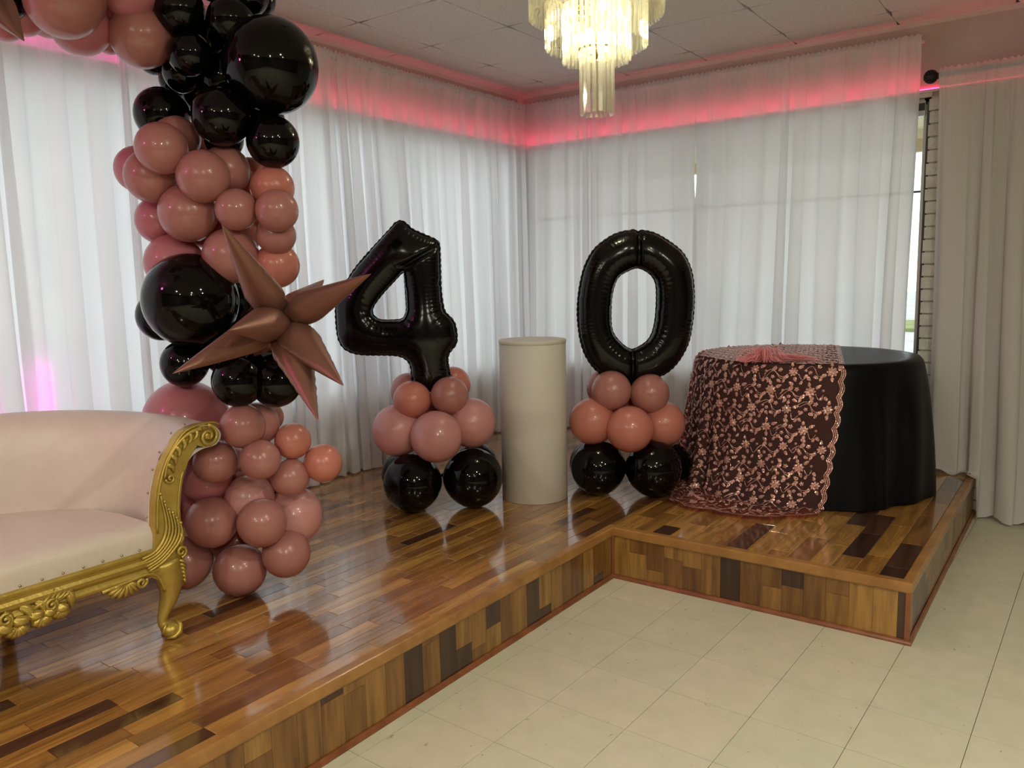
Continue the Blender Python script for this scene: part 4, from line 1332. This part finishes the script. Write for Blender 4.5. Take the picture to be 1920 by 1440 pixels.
for side in (0, 1):
    post = yz_panel('arm_post', ARMO, 1.309, 1.345, M['gold'], .008, side)
    # raised border and carved flourishes
    g = Geo()
    inner = [(1.347, y + .010, z) for y, z in [(q[0], q[1]) for q in ARMO[2:26]]]
    g.tube([S(side, *q) for q in inner], 0.0045, 6)
    outer_ = [(1.347, y - .010, z) for y, z in ARMO[42:56]]
    g.tube([S(side, *q) for q in outer_], 0.004, 6)
    g.build('border_bead', M['gold'], post, True).matrix_parent_inverse = Matrix()
    g = Geo()
    g.tube([S(side, *q) for q in spiral(-3.884, .943, .040, 1.6, -1, PI / 2)], [0.0085 * (1 - .5 * i / 33) for i in range(34)], 7)
    c = S(side, 1.347, -3.884, .943)
    g.ball(c, 0.016, 10, 6, (.6, 1, 1))
    g.build('scroll_carving', M['gold'], post, True)
    # acanthus leaf lying along the arm's shoulder
    g = Geo()
    base = catmull([(-3.905, .975, 0), (-3.955, .965, 0), (-4.005, .93, 0), (-4.040, .88, 0), (-4.058, .825, 0)], 30)
    g.tube([S(side, 1.348, q.x, q.y) for q in base], [.010 * (1 - .6 * i / 29) for i in range(30)], 7, .8)
    for k in range(6):
        q = base[3 + k * 4]; t = (base[4 + k * 4] - base[2 + k * 4]).normalized(); nn = Vector((-t.y, t.x, 0))
        if nn.y > 0 : nn = -nn
        pts = catmull([(q.x, q.y, 0), (q.x + nn.x * .020 + t.x * .006, q.y + nn.y * .020 + t.y * .006, 0), (q.x + nn.x * .032 + t.x * .024, q.y + nn.y * .032 + t.y * .024, 0)], 8)
        g.tube([S(side, 1.348 + .004 * math.sin(PI * i / 7), a_.x, a_.y) for i, a_ in enumerate(pts)], [.0085, .0092, .009, .0085, .0075, .006, .0045, .002], 6, .8)
    g.tube([S(side, *q) for q in spiral(-4.040, .822, .017, 1.3, 1, PI)], [.005] * 34, 6)
    g.build('shoulder_leaf_carving', M['gold'], post, True)
    # plume rising out of the rail into the post
    g = Geo()
    for k in range(6):
        top = (-4.078 + .013 * k, .775 - .030 * k if k < 3 else .70 - .022 * (k - 3))
        pts = catmull([(-4.16 + .004 * k, .568 - .010 * k, 0), (-4.115 + .006 * k, .580 - .008 * k, 0), (-4.080 + .010 * k, .615 - .006 * k, 0), (-4.066 + .011 * k, .67 - .010 * k, 0), (*top, 0)], 16)
        g.tube([S(side, 1.347 + .003 * math.sin(i / 15 * PI), q.x, q.y) for i, q in enumerate(pts)], [.0055 + .0015 * math.sin(i / 15 * PI) - .003 * (i / 15) ** 3 for i in range(16)], 6)
        g.ball(S(side, 1.349, *top), .0065, 7, 5)
    g.build('plume_carving', M['gold'], post, True)
    # outer edge ornament by the knee
    g = Geo()
    g.tube([S(side, *q) for q in spiral(-4.022, .555, .022, 1.3, 1, -PI / 2)], [.006] * 34, 6)
    for k in range(6):
        g.tube([S(side, 1.349, -4.030 + .002 * k, .525 - .014 * k), S(side, 1.352, -4.016, .518 - .014 * k), S(side, 1.345, -4.005 - .002 * k, .500 - .014 * k)], [.006, .006, .002], 6)
    g.tube([S(side, 1.349, -4.018, .62), S(side, 1.350, -4.010, .60), S(side, 1.349, -4.020, .58)], .006, 6)
    g.build('knee_carving', M['gold'], post, True)
    # cabriole front leg
    leg = bpy.data.objects.new('leg', None)
    pts = catmull([(1.318, -4.068, .53), (1.322, -4.056, .46), (1.322, -4.062, .40), (1.318, -4.084, .345), (1.318, -4.092, .315), (1.325, -4.082, .292)], 30)
    rr = [np.interp(i / 29, [0, .2, .4, .6, .8, 1], [.050, .046, .032, .020, .0165, .022]) for i in range(30)]
    g = Geo().tube([S(side, *q) for q in pts], list(map(float, rr)), 14)
    leg = g.build('leg', M['gold'], sofa, True)
    g = Geo().ball(S(side, 1.336, -4.072, .2835), 0.030, 16, 10, (1.1, 1.15, .98))
    g.tube([S(side, 1.352, -4.100, .264), S(side, 1.366, -4.080, .266), S(side, 1.370, -4.060, .279), S(side, 1.362, -4.052, .300), S(side, 1.345, -4.058, .318)], [.004, .008, .010, .009, .004], 8)
    g.tube([S(side, 1.330, -4.104, .268), S(side, 1.345, -4.104, .29), S(side, 1.345, -4.094, .315)], [.003, .008, .004], 8)
    g.build('scroll_foot', M['gold'], leg, True)
    # bracket between rail and leg
    g = Geo()
    q1 = catmull([(-4.30, .497, 0), (-4.20, .506, 0), (-4.14, .508, 0), (-4.105, .485, 0), (-4.085, .43, 0)], 20)
    g.tube([S(side, 1.343, q.x, q.y) for q in q1], [.007] * 20, 7)
    g.build('knee_bracket', M['gold'], leg, True)
    # shell under the rail
    g = Geo()
    g.tube([S(side, *q) for q in spiral(-4.172, .492, .020, 1.35, -1, 0.4)], [.0062] * 34, 7)
    for k in range(8):
        a = PI + 0.25 + k * 0.30
        L = .062 + .012 * math.sin(k / 7 * PI)
        pts = [(1.335 + .008 * math.sin(PI * u), -4.215 + L * u * math.cos(a) * 1.15, .505 + .72 * L * u * math.sin(a)) for u in (0, .25, .5, .75, 1)]
        g.tube([S(side, *q) for q in pts], [.004, .008, .009, .009, .006], 7)
    g.build('shell_carving', M['gold'], sofa, True)
    Geo().tube([S(side, 0.80, -4.40, .5), S(side, 0.77, -4.38, .38), S(side, 0.72, -4.36, SH + .006)], [.036, .026, .018], 8).build('leg', M['gold'], sofa, True)
# carved apron in the middle of the rail
g = Geo()
ra = random.Random(5)
def leaf(g, y, z, ang, L, W, x=1.340, curl=0.3):
    """leaf with a centre vein; returns nothing, bulges out of the plane"""
    n = 9; rows = []
    for i in range(n):
        t = i / (n - 1)
        a = ang + curl * t
        cy = y + L * (math.sin(a) - 0) * t; cz = z + L * math.cos(a) * t * 1.0
        w = W * math.sin(PI * min(1, 0.12 + t * .88)) ** .7 * (1 - .25 * t)
        px, pz = math.cos(a), -math.sin(a)
        row = []
        for k in range(-3, 4):
            s = k / 3
            dx = .012 * (1 - s * s) - (0.006 if k == 0 else 0) + .010 * math.sin(PI * t)
            row.append((x + dx, cy + px * w * s, cz + pz * w * s))
        rows.append([Vector(loc(q)) for q in row])
    g.grid(rows)
for sgn in (1, -1):
    def Y(y): return y if sgn > 0 else 2 * YC - y
    for k in range(13):
        y = -4.415 - k * 0.043
        leaf(g, Y(y), .540 - .0012 * k, sgn * (2.05 + .3 * math.sin(k * 1.9)), .060 + .0045 * k * (.5 + .5 * (k % 2)), .017, curl=sgn * .9)
        leaf(g, Y(y - .02), .510 - .001 * k, sgn * (2.7 + .35 * math.cos(k * 1.3)), .040 + .0036 * k, .020, x=1.346, curl=-sgn * .7)
        if k % 3 == 1:
            g.tube([Vector(loc((q[0], Y(q[1]), q[2]))) for q in spiral(y, .515, .019, 1.3, sgn, 1.0, x=1.356)], [.0055] * 34, 6)
    for k in range(5):
        y = -4.39 - k * .016
        g.tube([Vector(loc(q)) for q in ((1.345, Y(y - .06), .515), (1.352, Y(y - .02), .532), (1.348, Y(y + .012), .552 + .002 * k))], [.007, .0065, .002], 6)
    for k, (yy, rr_) in enumerate(((-4.432, .030), (-4.487, .034), (-4.556, .038), (-4.64, .044), (-4.74, .050), (-4.86, .054))):
        zz = .492 - .004 * k
        for q in range(5):
            a = -PI / 2 + (q - 2) * .42
            g.tube([Vector(loc((1.34 + .012 * math.sin(PI * u), Y(yy + rr_ * u * math.cos(a) * 1.1), zz + rr_ * u * math.sin(a)))) for u in (0, .35, .7, 1)], [.006, .0105, .0115, .006], 7)
g.build('apron_carving', M['gold'], sofa, True)
# upholstery nails along rail and post
g = Geo()
npts = [(1.336, y, .597) for y in np.arange(-4.16, 2 * YC + 4.15, -0.062)]
for side in (0, 1):
    for i in range(1, 36, 3):
        y, z = ARMO[i]
        if y < -3.90: npts.append((1.300, (y - .003) if side == 0 else 2 * YC - (y - .003), z + (.003 if z > .9 else 0)))
for q in npts: g.ball(loc(q), .0042, 6, 4, (.7, 1, 1))
o = g.build('upholstery_nails', M['nail'], sofa, True); o['kind'] = 'stuff'

# ================================================================== ROUND TABLE
TCX, TCY, TZ, TR = 2.54, -0.750, 0.998, 0.602
tab = thing('round_table', 'round banquet table hidden under the black and pink cloths', 'table', (TCX, TCY, SH))
bevel(Geo().lathe([(TR - .004, TZ - SH - .028), (TR, TZ - SH - .024), (TR, TZ - SH - .004), (TR - .004, TZ - SH - .001)], 64).build('tabletop', M['plinth'], tab), .002)
for k in range(4):
    a = PI / 4 + k * PI / 2
    Geo().tube([(.34 * math.cos(a), .34 * math.sin(a), TZ - SH - .028), (.38 * math.cos(a), .38 * math.sin(a), 0.001)], .014, 8).build('leg', M['alu'], tab, True)

DROP = TZ - SH
def cloth_r(th, v):
    """black cloth: radius at angle th (rad) and drop fraction v"""
    d = math.degrees(th) % 360
    def bump(c, w): 
        x = ((d - c + 180) % 360 - 180) / w
        return math.exp(-x * x)
    flare = 0.055 + 0.050 * bump(15, 45) + 0.03 * bump(200, 50) + 0.035 * bump(305, 10) - 0.015 * bump(328, 9) + .03 * bump(345, 10)
    f = flare * (v ** 0.65) * (1 - .12 * v * v) * (1 - .85 * bump(90, 38))
    f += -0.022 * math.sin(PI * min(1, v * 1.02)) ** 2 * bump(334, 4) + .012 * v * bump(322, 3) + v * (0.012 * math.sin(th * 9 + .7) + 0.009 * math.sin(th * 17 + 2.0 * v)) * (1 - .55 * bump(290, 30))
    f += v * v * 0.030 * bump(311, 5) + v * 0.016 * bump(322, 4)
    return TR + .008 + f
def black_pt(th, v):
    r = cloth_r(th, v)
    z = TZ + .004 - DROP * v
    e = .02
    if v < e: 
        r = TR + .008 - .006 * (1 - v / e) ** 2
    return Vector((TCX + r * math.cos(th), TCY + r * math.sin(th), max(z, SH + .005)))
NT = 240
rows = []
for j in range(0, 9):
    rr = (TR + .002) * j / 8 if j else .001
    rows.append([(TCX + rr * math.cos(2 * PI * i / NT), TCY + rr * math.sin(2 * PI * i / NT), TZ + .004 + .0012 * noise.noise(Vector((rr * 5 * math.cos(2 * PI * i / NT), rr * 5 * math.sin(2 * PI * i / NT), 3)))) for i in range(NT + 1)])
for j in range(1, 42):
    v = (j / 41)
    hem = 1.0
    rows.append([black_pt(2 * PI * i / NT, v * .995) for i in range(NT + 1)])
# hem: folded under, lifted a little on the right
o = outward(Geo().grid(rows).build('tablecloth', M['satin'], smooth=True))
tag(o, 'floor-length black satin tablecloth on the round table, bare at its right side', 'tablecloth')

# pink sequin lace runner over the left part
ED0, ED1 = math.radians(-56.0), math.radians(86.0 - 360)   # lace covers from ED0 clockwise to ED1
ARC = ED0 - ED1
VMAX = 1.34
def edge_shift(v): return -0.16 * max(0.0, v) ** 1.1
def train(th):
    d = math.degrees(th)
    x = (d + 103) / 34
    t = 0.30 * math.exp(-abs(x) ** 2.6)
    return t + 0.012
def lace_pt(s, v, lift=0.0):
    """s: metres along the rim from the front edge clockwise; v: drop fraction (1 = stage), >1 = train on the stage"""
    th = ED0 - s / TR + edge_shift(min(v, 1.3)) * max(0.0, 1 - s / .9)
    d = math.degrees(th)
    k = 1 / (1 + math.exp((d + 108) / 7))      # folds gather towards the left side
    tr = train(th)
    if v <= 1:
        r = cloth_r(th, v) + .007 + lift
        r += v ** 1.2 * k * (0.020 * math.sin(th * 33) + .012 * math.sin(th * 19 + 1)) + k * .012 * v
        r += 0.18 * tr * max(0, (v - .55) / .45) ** 2.2
        z = TZ + .006 - DROP * v + .012 * max(0, (v - .8) / .2) ** 2
        e = .025
        if v < e: r = TR + .012 + lift - .006 * (1 - v / e) ** 2
        nz = 0.0
        z = max(z, SH + .010)
    else:
        u = (v - 1) / .34
        r = cloth_r(th, 1) + .007 + k * (0.020 * math.sin(th * 33) + .012 * math.sin(th * 19 + 1)) + k * .012 + 0.18 * tr + tr * .82 * u
        z = SH + .012 + lift + (0.018 * abs(math.sin(r * 42 + 5 * noise.noise(Vector((th * 5, r * 6, 1))))) + .012 * math.sin(th * 31) ** 2) * (min(1, u * 3) * (1 - .75 * u)) * min(1, tr / .15) + .010 * (1 - u) * 0
    return Vector((TCX + r * math.cos(th), TCY + r * math.sin(th), z))
SL = ARC * TR
ns, nvv = 260, 66
rows = []
for j in range(nvv + 1):
    v = j / nvv * VMAX
    rows.append([lace_pt(SL * i / ns, v) for i in range(ns + 1)])
# the top: chord-bounded part of the disc, drawn from the rim points across
def chord_pt(s, lift=0.0, frac=1.0):
    pass
pa = Vector((TCX + TR * math.cos(ED0), TCY + TR * math.sin(ED0))); pb = Vector((TCX + TR * math.cos(ED1), TCY + TR * math.sin(ED1)))
cd = (pb - pa).normalized(); cn = Vector((cd.y, -cd.x))
if cn.dot(Vector((TCX, TCY)) - pa) < 0: cn = -cn
top = Geo()
rt = []
for i in range(ns + 1):
    th = ED0 - SL * i / ns / TR
    rim = Vector((TCX + (TR + .006) * math.cos(th), TCY + (TR + .006) * math.sin(th)))
    foot = pa + (pb - pa) * (i / ns)
    rt.append([(foot.x + (rim.x - foot.x) * k / 24, foot.y + (rim.y - foot.y) * k / 24, TZ + .0075 + .002 * noise.noise(Vector((foot.x * 9 + k * .3, rim.y * 9, 2)))) for k in range(25)])
runner = thing('lace_runner', 'pink sequin lace runner draped over the left of the black tablecloth, trailing on the stage', 'lace cloth', (TCX, TCY, TZ))
def rl(p): return (p[0] - TCX, p[1] - TCY, p[2] - TZ)
Geo().grid([[rl(q) for q in r_] for r_ in rows]).grid([[rl(q) for q in r_] for r_ in rt]).build('net', M['tulle'], runner, True)
# embroidery: flowers, leaves, buds and winding stems as flat raised pieces on the net
def surf(kind, a, b, lift):
    if kind == 'side': 
        p = lace_pt(a, b / DROP, .0022 + lift); return rl((p.x, p.y, p.z + (.0025 if b / DROP > 1 else 0)))
    q = pa + cd * b + cn * a
    return rl((q.x, q.y, TZ + .0105 + lift))
emb = Geo()
def poly(kind, a, b, pts, lift=0.0, curl=0.0):
    """fan from a raised centre"""
    c = surf(kind, a, b, lift + curl)
    P = [surf(kind, a + x, b + y, lift) for x, y in pts]
    n = len(P)
    emb.add([c] + P, [(0, 1 + i, 1 + (i + 1) % n) for i in range(n)])
def petalled(kind, a, b, R, n, rot):
    pts = []
    for i in range(n * 4):
        w = rot + 2 * PI * i / (n * 4)
        pts.append((R * (0.62 + .38 * abs(math.cos(n * (w - rot) / 2))) * math.cos(w), R * (0.62 + .38 * abs(math.cos(n * (w - rot) / 2))) * math.sin(w)))
    poly(kind, a, b, pts, 0.0, .002)
    poly(kind, a, b, [(R * .42 * math.cos(2 * PI * i / 9), R * .42 * math.sin(2 * PI * i / 9)) for i in range(9)], .0025, .003)
def leafp(kind, a, b, L, W, ang):
    pts = []; L *= 1.2; W *= 1.3
    for i in range(10):
        w = 2 * PI * i / 10
        x = L * .5 * math.cos(w) + L * .5; y = W * .5 * math.sin(w) * (1 - .4 * math.cos(w))
        pts.append((x * math.cos(ang) - y * math.sin(ang), x * math.sin(ang) + y * math.cos(ang)))
    mx_ = sum(p[0] for p in pts) / 10; my_ = sum(p[1] for p in pts) / 10
    poly(kind, a + mx_, b + my_, [(p[0] - mx_, p[1] - my_) for p in pts], 0, .0015)
def ribbon(kind, pts, w):
    V = []
    for i, p in enumerate(pts):
        q0 = pts[max(i - 1, 0)]; q1 = pts[min(i + 1, len(pts) - 1)]
        d = Vector((q1[0] - q0[0], q1[1] - q0[1])).normalized(); nn = Vector((-d.y, d.x)) * w / 2
        V += [surf(kind, p[0] + nn.x, p[1] + nn.y, 0), surf(kind, p[0] - nn.x, p[1] - nn.y, 0)]
    emb.add(V, [(2 * i, 2 * i + 1, 2 * i + 3, 2 * i + 2) for i in range(len(pts) - 1)])
re_ = random.Random(9)
def motif(kind, a, b, k, ok):
    ro = re_.uniform(-.25, .25); cr, sr = math.cos(ro), math.sin(ro)
    def T(x, y): return a + x * cr - y * sr, b + x * sr + y * cr
    def put(fn, x, y, *args):
        q = T(x, y)
        if ok(*q): fn(kind, q[0], q[1], *args)
    def vine(f, n, w):
        pts = [T(*f(i / (n - 1))) for i in range(n)]
        if all(ok(*p) for p in pts): ribbon(kind, pts, w)
    j = re_.uniform
    put(petalled, 0, 0, .0250 + j(-.002, .003), 8, j(0, 1))
    put(leafp, -.024, -.016, .026, .013, 3.7 + ro); put(leafp, .022, .016, .028, .013, .7 + ro)
    put(leafp, -.006, .026, .022, .012, 1.9 + ro); put(leafp, .004, -.026, .020, .011, -1.4 + ro)
    # winding double stem towards the next flower, a heart of leaves and a bud in its bend
    vine(lambda t: (.026 + .115 * t, .020 * math.sin(t * 2 * PI + .3) + .004), 18, .0034)
    vine(lambda t: (.034 + .095 * t, .020 * math.sin(t * 2 * PI + .3) + .011 + .003 * math.sin(t * 9)), 14, .0026)
    put(petalled, .062, -.014, .0120, 5, j(0, 1)); put(leafp, .082, -.030, .026, .015, .9); put(leafp, .080, -.036, .024, .013, -.6)
    put(petalled, .098, .022, .0105, 5, j(0, 1)); put(leafp, .078, .036, .022, .012, 2.6); put(leafp, .108, .034, .022, .012, .9)
    vine(lambda t: (-.026 - .036 * t, .012 + .030 * math.sin(t * 3)), 9, .003)
    put(leafp, -.066, .028, .022, .012, 2.3); put(petalled, -.060, -.004, .0075, 5, .3)
    put(leafp, .040, .034, .020, .010, 1.2); put(leafp, .050, -.038, .019, .010, -2.0)
def ok_side(a, b): return .030 < a < SL - .01 and .004 < b < DROP * VMAX - .012
nn_ = 0
b = .034; row_i = 0
while b < DROP * VMAX:
    a = .060 + (row_i % 2) * .0925
    while a < min(SL, 1.95):
        motif('side', a + re_.uniform(-.006, .006), b + re_.uniform(-.006, .006), 0, ok_side)
        a += .185
    b += .098; row_i += 1
def ok_top(a, b):
    q = pa + cd * b + cn * a
    return a > .02 and (q - Vector((TCX, TCY))).length < TR - .006
a = .05; row_i = 0
CL = (pb - pa).length
while a < TR * 1.6:
    b = -.3 + (row_i % 2) * .075
    while b < CL + .3:
        motif('top', a, b, 0, ok_top); b += .130
    a += .050; row_i += 1
o = emb.build('sequin_embroidery', M['sequin'], runner); o['kind'] = 'stuff'
# scalloped border bands along the front edge and on the top edge
emb = Geo()
def border(kind, L, bmax0, bmax1):
    for off, w, amp_ in ((.006, .006, .007), (.015, .005, .007), (.024, .005, .007)):
        n = int(L / .004)
        pts = []
        for i in range(n + 1):
            b = bmax0 + (bmax1 - bmax0) * i / n
            pts.append((off - .006 + amp_ * (1 - 2 * abs(math.sin(b * PI / .080))) + .004, b))
        ribbon(kind, pts, w)
border('side', DROP * VMAX, .002, DROP * VMAX - .005)
border('top', CL, 0.0, CL)
# hem band along the train
for off in (.008, .02):
    ribbon('side', [(.02 + (SL - .04) * i / 420, DROP * VMAX - off - .006 * abs(math.sin(i * .35))) for i in range(421)], .006)
emb.build('scalloped_border', M['sequin'], runner)

# pink feather and tulle bow lying at the table's front rim
bow = thing('feather_bow', 'pink tulle and feather bow on the front rim of the round table', 'bow', (2.487, -1.305, TZ + .012))
rf = random.Random(3)
bx_, by_ = math.cos(.6301), math.sin(.6301)      # along the rim, seen from the hall
def fstrand(g, ang, L, lift, w):
    pts = []
    for i in range(8):
        t = i / 7
        s = L * t
        up = lift * math.sin(PI * min(1, t * .9)) * (1 - .3 * t)
        pts.append(Vector((bx_ * s * math.cos(ang) + by_ * s * math.sin(ang) * 1.0, by_ * s * math.cos(ang) - bx_ * s * math.sin(ang), up)))
    side = Vector((0, 0, 1))
    V = []
    for i, p in enumerate(pts):
        t = i / 7; ww = w * (0.5 + t * .8) * (1 - t ** 6) + .0006
        d = (pts[min(i + 1, 7)] - pts[max(i - 1, 0)]).normalized(); n_ = d.cross(Vector((0, -.3, 1))).normalized() * ww
        V += [p + n_, p - n_, p + n_ * .2 + Vector((0, 0, .0012))]
    F = []
    for i in range(7):
        for a_, b_ in ((0, 1), (1, 2), (2, 0)):
            F.append((3 * i + a_, 3 * i + b_, 3 * i + 3 + b_, 3 * i + 3 + a_))
    g.add(V, F)
g = Geo()
for k in range(240):
    a = rf.uniform(-.55, .55) + (0 if k % 2 else PI)
    L = rf.uniform(.06, .15) if k % 2 == 0 else rf.uniform(.08, .30)
    if k % 2: a *= .35
    fstrand(g, a, L, rf.uniform(.004, .045), rf.uniform(.0012, .003))
for k in range(150):
    fstrand(g, rf.uniform(0, 2 * PI), rf.uniform(.03, .15), rf.uniform(.01, .10), rf.uniform(.0008, .0018))
o = g.build('feathers', M['feather'], bow); o['kind'] = 'stuff'
Geo().ball((0, 0, .010), .014, 10, 7, (1.3, 1, .8)).build('knot', M['feather'], bow, True)
